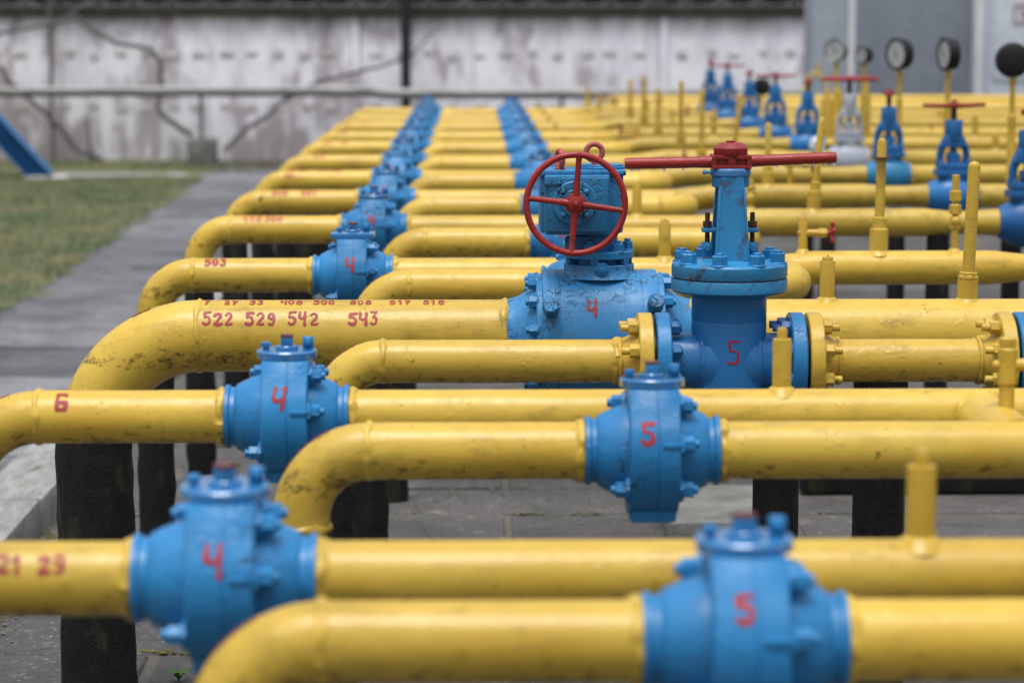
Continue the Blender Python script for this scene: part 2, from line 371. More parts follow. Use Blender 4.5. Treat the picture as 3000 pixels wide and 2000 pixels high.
# ------------------------------------------------------------ SETTING
def struct(name, mb, m, **k):
    o = mb.build(name, m, **k); o['kind'] = 'structure'; return o
g = MB(); g.add([(-150, -20, GZ - .008), (150, -20, GZ - .008), (150, 300, GZ - .008), (-150, 300, GZ - .008)], [(0, 1, 2, 3)])
struct('ground', g, 'ground', smooth=False)
def slabs(x0, x1, y0, y1, sx, sy, gap, z, stagger=.5, miss=0, thick=.05):
    mb = MB(); row = 0; y = y0
    while y < y1:
        x = x0 - (stagger * sx if row % 2 else 0)
        while x < x1:
            a, b_ = max(x, x0), min(x + sx, x1)
            if b_ - a > .12 and random.random() > miss:
                dz = random.uniform(-.004, .004); tz = random.uniform(-.004, .004)
                g1 = gap * random.uniform(.6, 1.6)
                vs = []
                for (zz) in (z - thick, z - .006, z):
                    ins = .006 if zz == z else 0
                    for (X, Y) in ((a + ins, y + ins), (b_ - g1 - ins, y + ins), (b_ - g1 - ins, y + sy - g1 - ins), (a + ins, y + sy - g1 - ins)):
                        vs.append((X, Y, zz + dz + (tz if X > (a + b_) / 2 else 0)))
                fs = [(8, 9, 10, 11)] + [(l + k, l + (k + 1) % 4, l + 4 + (k + 1) % 4, l + 4 + k) for l in (0, 4) for k in range(4)]
                mb.add(vs, fs)
            x += sx
        y += sy; row += 1
    return mb
struct('paving', slabs(-1.50, 5.2, -2.16, 28, 1.06, .53, .03, GZ, .45, 0), 'slab', smooth=False)
struct('path', slabs(-3.40, -1.86, 6, 31.2, 1.54, 1.2, .05, GZ + .012, 0, thick=.09), 'slab_path', smooth=False)
struct('cross_path', slabs(-4.95, -3.34, 30.2, 31.0, 1.6, .8, .03, GZ + .02, 0), 'kerb', smooth=False)
# lawn
g = MB(); nx, ny = 26, 110; vs = []; 
for j in range(ny + 1):
    for i in range(nx + 1):
        Y = 6 + j * (28 / ny); X = -16 + i * ((12.82 + (31 - Y) * .015) / nx)
        vs.append((X + (random.gauss(0, .06) if i == nx else 0), Y, GZ + .016 + .012 * random.random() * (i < nx)))
g.add(vs, [(j * (nx + 1) + i, j * (nx + 1) + i + 1, (j + 1) * (nx + 1) + i + 1, (j + 1) * (nx + 1) + i) for j in range(ny) for i in range(nx)])
struct('lawn', g, 'grass')
g = MB()
for _ in range(42000):
    Y = random.uniform(13.5, 33.5); X = random.uniform(-3.3 - .22 * Y * .25 - 2.2, -3.12 + (31 - Y) * .015 - abs(random.gauss(0, .3)) * (random.random() < .5))
    if 30.1 < Y < 31.1 and X > -5.0: continue
    if Y > 31.2: X = random.uniform(-7.2, -1.2)
    h = random.uniform(.025, .06); a = random.uniform(0, 6.28); wd = .007
    dx, dy = math.cos(a) * wd, math.sin(a) * wd
    g.add([(X - dx, Y - dy, GZ), (X + dx, Y + dy, GZ), (X + random.uniform(-.03, .03), Y + random.uniform(-.03, .03), GZ + h + .01)], [(0, 1, 2)])
tag(g.build('grass', 'grass', smooth=False), 'short dull green and yellowish grass beside the slab path', 'grass', kind='stuff')
# kerb
kx, _ = -1.69, 0
g = MB(); y = 6.2
while y < 27:
    L = random.uniform(.9, 1.05)
    g.box((kx + random.uniform(-.008, .008), y + L / 2, GZ + .045), (.26, L - .012, .16), Matrix.Rotation(R(random.uniform(-.4, .4)), 3, 'Z'), .012); y += L
struct('kerb', g, 'kerb')
# moss and a weed
g = MB()
for _ in range(420):
    j = random.randrange(0, 16); Y = 4.2 + .53 * j + random.gauss(0, .012); X = random.uniform(-1.35, 2.8)
    if random.random() < .3: X = -1.52 + random.gauss(0, .03); Y = random.uniform(6, 12)
    r = random.uniform(.004, .014)
    for q in range(3): g.ball((X + random.gauss(0, .02), Y + random.gauss(0, .008), GZ), r * random.uniform(.5, 1), (1.5, .8, .4), 6)
tag(g.build('moss', 'moss'), 'small cushions of green moss along the joints of the paving', 'moss', kind='stuff')
g = MB()
for _ in range(900):
    X = random.choice((random.gauss(-1.46, .05), random.uniform(-.6, .3), random.uniform(-.6, 1.6))); Y = random.choice((random.uniform(7, 10.5), 4.2 + .53 * random.randrange(7, 12) + random.gauss(0, .015))); r = random.uniform(.004, .013)
    g.ball((X, Y, GZ + r * .3), r * .6, (1.2, 1, .6), 6)
tag(g.build('pebbles', 'grit'), 'loose grit and pebbles lying on the paving beside the kerb', 'grit', kind='stuff')
wx, _z = px(435, 1975, 6.55)
g = MB()
for k in range(34):
    a = k * 2.4; l = random.uniform(.012, .045); c = Vector((math.cos(a) * l, math.sin(a) * l, l * .8)); n_ = Vector((-math.sin(a), math.cos(a), 0)) * .004
    g.add([(0, 0, 0), c * .5 + n_ + Vector((0, 0, .012)), c, c * .5 - n_ + Vector((0, 0, .012))], [(0, 1, 2, 3)])
o = g.build('weed', 'leaf'); o.location = (wx + .02, 7.05, GZ); tag(o, 'tiny bright green weed growing in a paving joint by the black riser', 'plant')

# ------------------------------------------------------------ concrete wall
WY = 33.8; WT = px(1500, 46, WY)[1]
wall = tag(empty('concrete_wall', (0, WY, 0)), 'long whitewashed concrete panel wall with peeling reddish patches and dark mossy top', 'wall')
def W(name, mb, m): return mb.build(name, m, wall)
xs = [-9.6 + 4.04 * i for i in range(6)]
for i in range(5):
    g = MB(); a, b_ = xs[i] + .06, xs[i + 1] - .06
    g.box(((a + b_) / 2, .05, WT / 2 - .1), (b_ - a, .10, WT + .2), bev=.004)
    g.mi = 1
    for zr in (1.30, .62):
        x = a + .14
        while x < b_ - .1:
            if random.random() < .76: g.box((x + .06 + random.uniform(-.03, .03), -.003, zr + random.uniform(-.025, .025)), (random.uniform(.12, .19), .02, random.uniform(.05, .11)), bev=.009); x += .345
    W('wall_panel', g, ['wall', 'stain'])
for x in xs:
    g = MB(); g.box((x, .03, WT / 2 - .08), (.10, .15, WT + .2), bev=.012); W('wall_post', g, 'wall')
g = MB(); g.box((1.5, .05, WT + .06), (22.5, .3, .14), bev=.02); W('coping', g, 'coping')
g = MB()
# razor wire coil
k = 0; x = -8
while x < 12:
    g.torus((x, WY + .02, WT + .37), (1, random.uniform(2.5, 6) * random.choice((-1, 1)), random.uniform(-.2, .2)), .27 + random.uniform(-.02, .02), .0075, 30, 5); x += .48
g.tube([(-8, WY, WT + .14), (12, WY, WT + .14)], .005, 6)
tag(g.build('razor_wire', 'wire'), 'coiled grey razor wire running along the top of the concrete wall', 'razor wire')
g = MB()
for _ in range(15000):
    X = random.uniform(-12, 14); Z = random.uniform(.6, 4.4) ; Y = WY + 1.2 + random.uniform(0, 1.6) + .15 * math.sin(X * 2); a = random.uniform(0, 6.28); b_ = random.uniform(-1, 1); s_ = random.uniform(.05, .13)
    u = Vector((math.cos(a), math.sin(a) * .4, b_)).normalized() * s_; v_ = Vector((-b_, .3, math.cos(a))).normalized() * s_ * .7
    c = Vector((X, Y, Z)); g.add([c - u, c - v_, c + u, c + v_], [(0, 1, 2, 3)])
g.box((1, WY + 2.6, 2.1), (27, .5, 4.2), bev=.05)
tag(g.build('hedge', 'hedge', smooth=False), 'dark leafless hedge mass rising behind the wall and its razor wire', 'hedge', kind='stuff')

# posts, lagged pipe rail, vine
px0, _ = ov(932, 100, 33.4)
g = MB(); g.cyl((0, 0, 0), (0, 0, 3.2), .066, 20); g.cyl((0, 0, 0), (0, 0, .03), .12, 20)
o = g.build('steel_post', 'pole'); o.location = (px0, 33.4, GZ); tag(o, 'tall dark charcoal steel post standing in front of the pale wall', 'post')
px1, _ = ov(116, 100, 33.6)
g = MB(); g.cyl((0, 0, 0), (0, 0, 3.0), .026, 12); g.box((0, 0, .02), (.1, .1, .04))
o = g.build('slim_post', 'vine'); o.location = (px1, 33.6, GZ); tag(o, 'slim weathered post against the left part of the wall', 'post')
RY = 32.7
lag = tag(empty('lagged_pipe', (0, RY, 0)), 'long pale grey lagged pipe running level in front of the concrete wall', 'pipe')
g = MB(); pts = []; rs = []
x = -8.5
while x < 6.5:
    u = 1500 + (x - .0157 * RY) / RY * 7500
    zc = px(u, 268 + (4 if u > 1100 else -3), RY)[1]
    pts.append((x, 0, zc + random.uniform(-.004, .004))); rs.append((.052 if u > 700 else .040 + .012 * max(0, u / 700)) + random.uniform(-.003, .003)); x += .12
g.tube(pts, rs, 16); g.build('pipe_cover', 'rail', lag)
g = MB(); g.tube([(p[0], p[1] + .02, p[2] - .062) for p in pts], .018, 8); g.build('heating_line', 'vine', lag)
for uu in (462, 1290, 2050):
    xx, zz = ov(uu, 240, RY)
    g = MB(); g.cyl((xx, 0, .2), (xx, 0, .86), .028, 12); g.build('support_leg', 'vine', lag)
    g = MB(); g.box((xx + .01, 0, .08), (.36, .34, .36), bev=.02); g.build('footing', 'block', lag)
g = MB()
def branch(pts, r0, r1, Y=33.55):
    P = []
    pts3 = [Vector((ov(a, b_, Y)[0], Y + random.uniform(-.05, .05), ov(a, b_, Y)[1])) for a, b_ in pts]
    for i in range(len(pts3) - 1):
        for k in range(6):
            P.append(pts3[i].lerp(pts3[i + 1], k / 6) + Vector((random.uniform(-.012, .012), 0, random.uniform(-.012, .012))))
    P.append(pts3[-1]); n = len(P); g.tube(P, [r0 + (r1 - r0) * i / n for i in range(n)], 8)
    return P
branch([(-60, 90), (0, 78), (110, 58), (180, 42), (210, 68), (270, 100), (345, 112), (368, 140), (370, 195), (362, 250), (385, 275), (440, 310)], .022, .04)
branch([(40, 205), (85, 240), (140, 295), (175, 345), (235, 368)], .030, .045)
branch([(515, 345), (560, 300), (610, 268), (650, 232), (735, 185), (800, 172), (880, 150), (925, 138)], .034, .02)
branch([(0, 150), (20, 190), (60, 215)], .035, .03)
branch([(195, 268), (205, 330), (215, 372)], .02, .03)
branch([(150, 40), (205, 0)], .02, .015)
branch([(945, 130), (985, 85), (1010, 60)], .014, .01)
tag(g.build('bare_vine', 'vine'), 'leafless climbing vine stems sprawling over the left half of the pale wall', 'vine')

# blue steel brace at the left
bx, _ = ov(104, 402, 30.0)
br = tag(empty('steel_brace', (bx, 30.0, GZ)), 'slanting bright blue steel beam footed on the grass at the left edge', 'beam')
top = Vector((ov(-70, 225, 30.0)[0] - bx, 0, ov(-70, 225, 30.0)[1] - GZ)); d = top.normalized(); ang = math.atan2(d.x, d.z)
rot = Matrix.Rotation(ang, 3, 'Y'); Ln = top.length + .4
g = MB(); c = d * (Ln / 2)
g.box(c, (.012, .22, Ln), rot, .002); nrm = rot @ Vector((1, 0, 0))
g.box(c + nrm * .11, (.014, .30, Ln), rot, .002); g.box(c - nrm * .11, (.014, .30, Ln), rot, .002)
g.box(c + Vector((0, .0, 0)), (.20, .012, Ln - .02), rot, .002); g.build('beam', 'blue_deep', br)
g = MB(); g.box((.02, 0, .02), (.50, .34, .05), bev=.01); g.build('base_plate', 'stain', br)
g = MB(); g.cyl((-.02 + top.x + .22, -.1, top.z - .15), (top.x + .22, .12, top.z - .15), .05, 14); g.build('brace_joint', 'steel', br)

# ------------------------------------------------------------ cabinet building at the right
BY = 28.0
def bX(u): return ov(u, 100, BY)[0]
bl = tag(empty('metal_building', (0, BY, GZ)), 'grey and white metal clad building with white frames at the upper right', 'building')
x0, x1, x2, x3, x4 = bX(1867), bX(1947), bX(2236), bX(2257), bX(2600)
g = MB(); g.box(((x0 + x1) / 2, .4, 1.8), (x1 - x0, .7, 3.6), bev=.01); g.build('end_wall', 'panel_mid', bl)
g = MB(); g.box(((x1 + x2) / 2, .45, 1.8), (x2 - x1 - .004, .7, 3.6), bev=.01)
g.build('grey_wall', 'panel_dark', bl)
g = MB(); g.box(((x3 + x4) / 2, .36, 1.8), (x4 - x3, .7, 3.6), bev=.01); g.build('white_wall', 'panel_light', bl)
g = MB(); g.box(((x2 + x3) / 2, .2, 1.8), (x3 - x2 - .002, .6, 3.6), bev=.008); g.build('door_frame', 'frame', bl)
g = MB(); xx = bX(2264); g.box((xx + .03, .0, 1.75), (.035, .05, 3.5), bev=.005); g.build('door_trim', 'panel_light', bl)
dx0, dx1 = bX(2280), bX(2420)
g = MB(); g.box(((dx0 + dx1) / 2, -.0, 2.0 ), (dx1 - dx0, .03, 1.6), bev=.01); g.build('door', 'panel_light', bl)
g = MB(); sx0, sz1 = ov(2330, 12, BY - .02); sz1 -= GZ; sx1, sz0 = ov(2385, 52, BY - .02); sz0 -= GZ
for (a, b_) in (((sx0 + sx1) / 2, sz0), ((sx0 + sx1) / 2, sz1)): g.box((a, -.025, b_), (sx1 - sx0, .012, .014), bev=0)
for a in (sx0, sx1): g.box((a, -.025, (sz0 + sz1) / 2), (.014, .012, sz1 - sz0 - .014), bev=0)
g.box(((sx0 + sx1) / 2, -.025, (sz0 + sz1) / 2 + .02), (.12, .008, .014), bev=0); g.box(((sx0 + sx1) / 2, -.025, (sz0 + sz1) / 2 - .02), (.12, .008, .014), bev=0)
g.build('notice_sign', 'pinkred', bl)
pxx, _ = ov(1956, 100, 26.9)
g = MB(); g.cyl((0, 0, 0), (0, 0, 3.6), .040, 16); g.cyl((0, 0, 0), (0, 0, .03), .09, 16)
o = g.build('white_pole', 'frame'); o.location = (pxx, 26.9, GZ); tag(o, 'white painted pole standing in front of the grey building wall', 'pole')

# ------------------------------------------------------------ PIPES
AXZ = .90
def weld(mb, p, d, r, wdt=.010, hgt=.0034, seg=56):
    p = Vector(p); d = Vector(d).normalized(); u, w_ = frame_for(d); vs = []; fs = []; K = 7
    ph = [random.uniform(0, 6.28) for _ in range(4)]
    for k in range(seg):
        a = 2 * math.pi * k / seg; D = u * math.cos(a) + w_ * math.sin(a)
        ww = wdt * (1 + .25 * math.sin(5 * a + ph[0]) + random.uniform(-.12, .12)); hh = hgt * (1 + .35 * math.sin(9 * a + ph[1]) + random.uniform(-.3, .3)); off = .002 * math.sin(4 * a + ph[2])
        for j in range(K):
            t = -1 + 2 * j / (K - 1); vs.append(p + d * (t * ww + off) + D * (r - .002 + (hh + .002) * math.cos(t * 1.45)))
    for k in range(seg):
        for j in range(K - 1): k2 = (k + 1) % seg; fs.append((k * K + j, k2 * K + j, k2 * K + j + 1, k * K + j + 1))
    mb.add(vs, fs)
def straight(x0, x1, y, z, step=.06):
    n = max(2, int(abs(x1 - x0) / step)); return [(x0 + (x1 - x0) * i / n, y, z) for i in range(n + 1)]
def elbow_down(xr, y, r, Rb, zlow):                # comes up the riser and turns to +X
    pts = [(xr, y, zlow), (xr, y, AXZ - Rb - .001)]
    for i in range(1, 17):
        a = R(90 * i / 16); pts.append((xr + Rb - Rb * math.cos(a), y, AXZ - Rb + Rb * math.sin(a)))
    return pts
def flange_prof(L, r): c = .003; return [(0, r - c), (c, r), (L - c, r), (L, r - c)]

class Pipe:
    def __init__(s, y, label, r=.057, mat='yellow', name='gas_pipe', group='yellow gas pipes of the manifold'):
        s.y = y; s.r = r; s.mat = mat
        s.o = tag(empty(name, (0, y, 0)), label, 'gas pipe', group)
    def left(s, xweld, xend, Rb=None, pts_extra=None):
        r = s.r; Rb = Rb or 2.35 * r; s.Rb = Rb; xr = xweld - Rb; s.xr = xr
        zl = AXZ - Rb - .03
        g = MB(); g.tube(elbow_down(xr, 0, r, Rb, zl), r, 40, True, .0004)
        
        if r < .08: weld(g, (xr, 0, zl + .012), (0, 0, 1), r, .012, .004)
        g.build('elbow', s.mat, s.o)
        g = MB(); weld(g, (xweld, 0, AXZ), (1, 0, 0), r); g.build('weld_bead', s.mat, s.o)
        g = MB(); P = straight(xweld, xend, 0, AXZ); g.tube(P, r, 40, True, .0004)
        # built-up lip where the pipe meets the valve
        weld(g, (xend - .010, 0, AXZ), (1, 0, 0), r, .013, .006)
        g.build('straight_pipe', s.mat, s.o)
        g = MB(); zr = zl + .004 if r < .08 else .628; n = 14; rr = r * 1.06
        g.tube([(xr + random.uniform(-.003, .003), 0, zr - (zr - GZ + .03) * i / n) for i in range(n + 1)], [rr + random.uniform(-.003, .004) for _ in range(n + 1)], 24)
        g.build('riser', 'bitumen', s.o)
    def run(s, pts, rs=None, lip=True, name='straight_pipe', mat=None):
        P = []; RR = []
        for i in range(len(pts) - 1):
            a, b_ = Vector(pts[i]), Vector(pts[i + 1]); n = max(1, int((b_ - a).length / .07))
            ra, rb = (rs[i], rs[i + 1]) if rs else (s.r, s.r)
            for k in range(n): P.append(a.lerp(b_, k / n)); RR.append(ra + (rb - ra) * k / n)
        P.append(Vector(pts[-1])); RR.append(rs[-1] if rs else s.r)
        g = MB(); g.tube(P, RR, 40, True, .0004)
        if lip: weld(g, Vector(pts[0]) + Vector((.010, 0, 0)), (1, 0, 0), RR[0], .013, .006)
        return g.build(name, mat or s.mat, s.o)
    def stub(s, x, h, r=.019, kind=0, z=None, name='vent_stub', tilt=(0, 0), mat=None):
        """h = height of the top above the pipe axis"""
        z = (AXZ if z is None else z); g = MB(); r0 = s.r; b_ = Vector((x, 0, z + r0 - .004)); t_ = Vector((x + tilt[0], tilt[1], z + h))
        d = (t_ - b_).normalized(); L = (t_ - b_).length
        g.lathe([(-.012, r * 2.0), (.004, r * 1.45), (.010, r * 1.05), (.012, r * .9)], b_, d, 24)
        if kind == 0:                        # short nipple with a plug
            g.lathe([(0, r), (L * .80, r), (L * .82, r * .97), (L * .825, r * .55), (L * .97, r * .53), (L, r * .42)], b_, d, 24)
        elif kind == 1:                      # capped with thin disc plug
            g.lathe([(0, r), (L - .0125, r), (L - .011, r * .97), (L - .0105, r * .72), (L - .002, r * .72), (L, r * .66)], b_, d, 24)
            g.cyl(b_ + d * L, b_ + d * (L + .006), r * .12, 8)
        elif kind == 2:                      # socket, hex union and long round-headed pipe
            g.lathe([(0, r * 1.30), (L * .15, r * 1.30), (L * .152, r * .9)], b_, d, 24)
            g.hex(b_ + d * (L * .15), b_ + d * (L * .185), r * 1.35); g.cyl(b_ + d * (L * .18), b_ + d * (L * .205), r * 1.15)
            q = r * .78
            g.lathe([(L * .2, q), (L * .96, q), (L * .975, q * .92), (L * .99, q * .65), (L, q * .2)], b_, d, 24)
        elif kind == 3:                      # union chain
            g.lathe([(0, r * .8), (L * .30, r * .8), (L * .31, r * 1.2), (L * .45, r * 1.2), (L * .46, r * .7), (L * .5, r * .7)], b_, d, 20)
            g.ball(b_ + d * (L * .40) + Vector((0, -.012, 0)), r * 1.15, (1, .8, 1))
            g.hex(b_ + d * (L * .49), b_ + d * (L * .62), r * 1.35, .3); g.cyl(b_ + d * (L * .61), b_ + d * (L * .67), r * .8)
            g.hex(b_ + d * (L * .66), b_ + d * (L * .80), r * 1.35, .6); g.cyl(b_ + d * (L * .79), b_ + d * L, r * .85)
        elif kind == 4:                      # thick fat foot, rust at the joint, long pipe
            g.lathe([(0, r * 1.4), (L * .20, r * 1.4), (L * .21, r * 1.1), (L * .30, r * 1.05), (L * .31, r * .72)], b_, d, 20)
            q = r * .72; g.lathe([(L * .30, q), (L * .96, q), (L * .985, q * .8), (L, q * .3)], b_, d, 20)
        return g.build(name, mat or s.mat, s.o)

YA = [3.84, 5.45, 6.87, 8.53, 10.41, 12.0, 13.6, 15.2, 16.9, 18.4, 20.2, 21.7, 23.4]
YB = [3.43, 5.00, 6.34, 8.14, 9.78, 11.57, 13.3, 15.0, 16.7, 18.3, 19.9, 21.4, 23.0]
def gX(u, y, v=None):                 # grid x of a survey column at the pipe axis
    H = CAMZ - AXZ; t = y
    d = FW + RT * ((u * 1.27551 - 1500) / FPX); vv = 1000
    for _ in range(3):
        cam_d = (y * FW.y) + H * math.sin(_p); 
    return ((u * 1.27551 - 1500) * (y * math.cos(_p) + H * math.sin(_p)) / FPX + math.sin(_y) * y) 
HALF = .138
xA4 = -.40; xB5 = .355
ordn = ['first', 'second', 'third', 'fourth', 'fifth', 'sixth', 'seventh', 'eighth', 'ninth', 'tenth', 'eleventh', 'twelfth', 'thirteenth']
labA = ['yellow pipe marked 21 29 entering the nearest blue valve numbered 4',
        'yellow pipe with a large red 6 near its bend at the left edge',
        'thickest yellow pipe marked 522 529 542 543, carrying the red handwheel valve',
        'yellow pipe marked 503, just behind the thick marked pipe',
        'yellow pipe marked 113 520, next behind the pipe marked 503',
        'yellow pipe marked 502 521 with a dark spot on its bend',
        'yellow pipe with two rows of faded numbers, next behind the pipe marked 502 521']
labA += ['yellow pipe with faded red marks, %s from the front among left bends' % ordn[i] for i in range(7, 13)]
labB = ['nearest yellow pipe, its bend cut by the bottom edge, with the blurred 5 valve',
        'yellow pipe bending down beside the nearest 4 valve, carrying the sharp round 5 valve',
        'yellow pipe bolted with flanges to the blue gate valve with the red bar',
        'unmarked yellow pipe just behind the thick marked pipe, ending beyond the gate valve',
        'unmarked yellow pipe passing behind the red handwheel, its bend just behind the 503 valve']
labB += ['unmarked yellow pipe, %s from the front among the short inner bends' % ordn[i] for i in range(5, 13)]
A = []; B = []
GU = {4: 2362, 5: 2190, 6: 2041, 7: 1951, 8: 1855, 9: 1781, 10: 1721, 11: 1671, 12: 1632}       # surveyed columns of the yoke valves
weldA = [-1.10, -.93, -.80, -.93, -.98, -.978, -.98, -.978, -.975, -.97, -.965, -.95, -.94]
rise = .026
def numbers(p, rows, mat='number'):
    for (txt, x, deg, h, pen) in rows:
        g = MB(); digits(g, txt, x, R(deg), p.r + .0012, h, pen, ax_z=AXZ); g.build('painted_number', mat, p.o)
for i, y in enumerate(YA):
    r = .097 if i == 2 else .057
    p = Pipe(y, labA[i], r); A.append(p)
    if i == 2:
        xv = gX(1375, y); p.xv = xv
        wl = gX(460, y); p.left(wl, xv - .245, Rb=.29)
        p.run([(xv + .245, 0, AXZ), (3.2, 0, AXZ)])
    else:
        xA4 = -.376 if i == 0 else -.397; p.xv = xA4; p.left(weldA[i], xA4 - HALF * (1 if i == 0 else .97) + .004, Rb=.171 if i == 1 else None)
        if i < 2: p.run([(xA4 + HALF * (1 if i == 0 else .97) - .004, 0, AXZ), (2.6, 0, AXZ)])
        elif i == 3: p.run([(xA4 + HALF * (1 if i == 0 else .97) - .004, 0, AXZ), (.95, 0, AXZ), (1.15, 0, AXZ + .022), (1.74, 0, AXZ + .022), (1.92, 0, AXZ + .022), (2.6, 0, AXZ + .022)], [.057] * 4 + [.038, .038])
        else:
            z2 = AXZ + rise
            p.run([(xA4 + HALF * .97 - .004, 0, AXZ), (.95, 0, AXZ)])
            gx_ = gX(GU[i], y)
            p.run([(.95, 0, AXZ), (1.15, 0, z2), (gx_ - .42, 0, z2), (gx_ - .33, 0, z2), (gx_ - .23, 0, z2), (gx_ - .112, 0, z2)], [.057, .057, .057, .047, .047, .056], lip=False, mat='yellow_old')
            p.run([(gx_ + .112, 0, z2), (gx_ + .20, 0, z2), (6.8, 0, z2)], [.056, .057, .057], mat='yellow_old')
for i, y in enumerate(YB):
    r = .054 if i == 2 else .057
    p = Pipe(y, labB[i], r); B.append(p)
    wl = [-.206, -.205, -.222, -.20, -.178, -.18, -.18, -.18, -.18, -.18, -.18, -.18, -.18][i]
    if i == 2:
        xg = gX(1674, y); p.xv = xg
        p.left(wl, xg - .272)
    else:
        xB5 = .371 if i == 0 else .355; p.xv = xB5; p.left(wl, xB5 - HALF * (1 if i == 0 else .97) + .004)
        if i < 2: p.run([(xB5 + HALF * (1 if i == 0 else .97) - .004, 0, AXZ), (2.4, 0, AXZ)])
        else:
            xe = {3: 1.045, 4: 1.065, 5: .98}.get(i, 1.0); Rb = .13; pts = [(xB5 + HALF * (1 if i == 0 else .97) - .004, 0, AXZ), (xe - Rb, 0, AXZ)]
            p.run(pts)
            g = MB(); P = [(xe - Rb, 0, AXZ)] + [(xe - Rb + Rb * math.sin(R(a)), Rb - Rb * math.cos(R(a)), AXZ) for a in range(6, 91, 6)] + [(xe, YA[i] - y - .04, AXZ)]
            g.tube(P, r, 36); g.build('return_elbow', p.mat, p.o)
            g = MB(); weld(g, (xe - Rb, 0, AXZ), (1, 0, 0), r); g.build('weld_bead', p.mat, p.o)
# cross links between the two front pairs
for (i, xx) in ((0, .80), (1, 1.09)):
    g = MB(); g.tube([(xx, .03, AXZ - (.0 if i else .070)), (xx, YA[i] - YB[i] - .03, AXZ - (.0 if i else .070))], .057, 36); 
    if i: weld(g, (xx, YA[i] - YB[i] - .056, AXZ), (0, 1, 0), .057, .014, .006); g.build('cross_link', 'yellow', B[i].o)

numbers(A[0], [('21', gX(8, YA[0]), 20, .032, .10), ('29', gX(103, YA[0]), 20, .032, .10)])
numbers(A[1], [('6', gX(138, YA[1]), 22, .046, .085)])
g3 = []
for t_, xo in (('522', 474), ('529', 571), ('542', 666), ('543', 803)): g3.append((t_, gX(xo, YA[2]), 24, .041, .085))
for t_, xo in (('7', 474), ('27', 520), ('33', 577), ('408', 648), ('500', 722), ('508', 806), ('517', 896), ('518', 972)): g3.append((t_, gX(xo, YA[2]), 66, .029, .085))
numbers(A[2], g3)
numbers(A[3], [('503', gX(474, YA[3]), 38, .036, .11)])
numbers(A[4], [('113', gX(562, YA[4]), 40, .036, .12), ('520', gX(612, YA[4]), 40, .034, .12)], 'number_faded')
numbers(A[5], [('502', gX(628, YA[5]), 38, .036, .12), ('521', gX(694, YA[5]), 38, .036, .12)], 'number_faded')
numbers(A[6], [('505 504', gX(655, YA[6]), 60, .026, .11), ('518 540', gX(730, YA[6]), 60, .026, .11), ('506', gX(655, YA[6]), 20, .026, .11)], 'number_faded')
numbers(A[7], [('519', gX(722, YA[7]), 40, .030, .11)], 'number_faded')
numbers(A[8], [('523', gX(740, YA[8]), 40, .030, .11), ('52', gX(785, YA[8]), 40, .030, .11)], 'number_faded')
numbers(A[9], [('531', gX(780, YA[9]), 45, .030, .11)], 'number_faded')
numbers(A[10], [('510', gX(790, YA[10]), 45, .030, .11), ('53', gX(835, YA[10]), 45, .030, .11)], 'number_faded')
for p, a0_, a1_ in ((B[0], 20, 62), (B[1], 28, 66), (B[2], 38, 66), (B[3], 30, 70), (A[2], 62, 70), (A[3], 50, 60), (A[1], 60, 74), (B[4], 36, 64)):
    g = MB(); vs = []; n_ = 14; C_ = Vector((p.xr + p.Rb, 0, AXZ - p.Rb))
    for k in range(n_ + 1):
        a = R(a0_ + (a1_ - a0_) * k / n_); D = Vector((-math.cos(a), 0, math.sin(a)))
        lo_ = -6 + random.uniform(-3, 3); hi_ = 38 + random.uniform(-5, 5)
        for q in range(5):
            f = R(lo_ + (hi_ - lo_) * q / 4); vs.append(C_ + D * p.Rb + (D * math.cos(f) + Vector((0, 1, 0)) * math.sin(f)) * (p.r + .0014))
    g.add(vs, [(5 * k + q, 5 * k + q + 1, 5 * k + q + 6, 5 * k + q + 5) for k in range(n_) for q in range(4)]); g.build('painted_stroke', 'number', p.o)
# dark chip on the sixth bend
g = MB(); cx = gX(602, YA[5]); g.ball((cx, -.057, AXZ + .018), .008, (1, .3, 1.3), 8); g.build('paint_chip', 'steel', A[5].o)

# far right extra pipes behind the manifold
for k, (yy, zz) in enumerate(((24.6, AXZ), (25.9, AXZ + .02))):
    p = Pipe(yy, 'far yellow pipe in the back rows at the right, %s' % ('nearer the building' if k else 'just before the hindmost one'), name='gas_pipe')
    p.run([(1.4, 0, zz + .02), (7.2, 0, zz + .02)], lip=False)

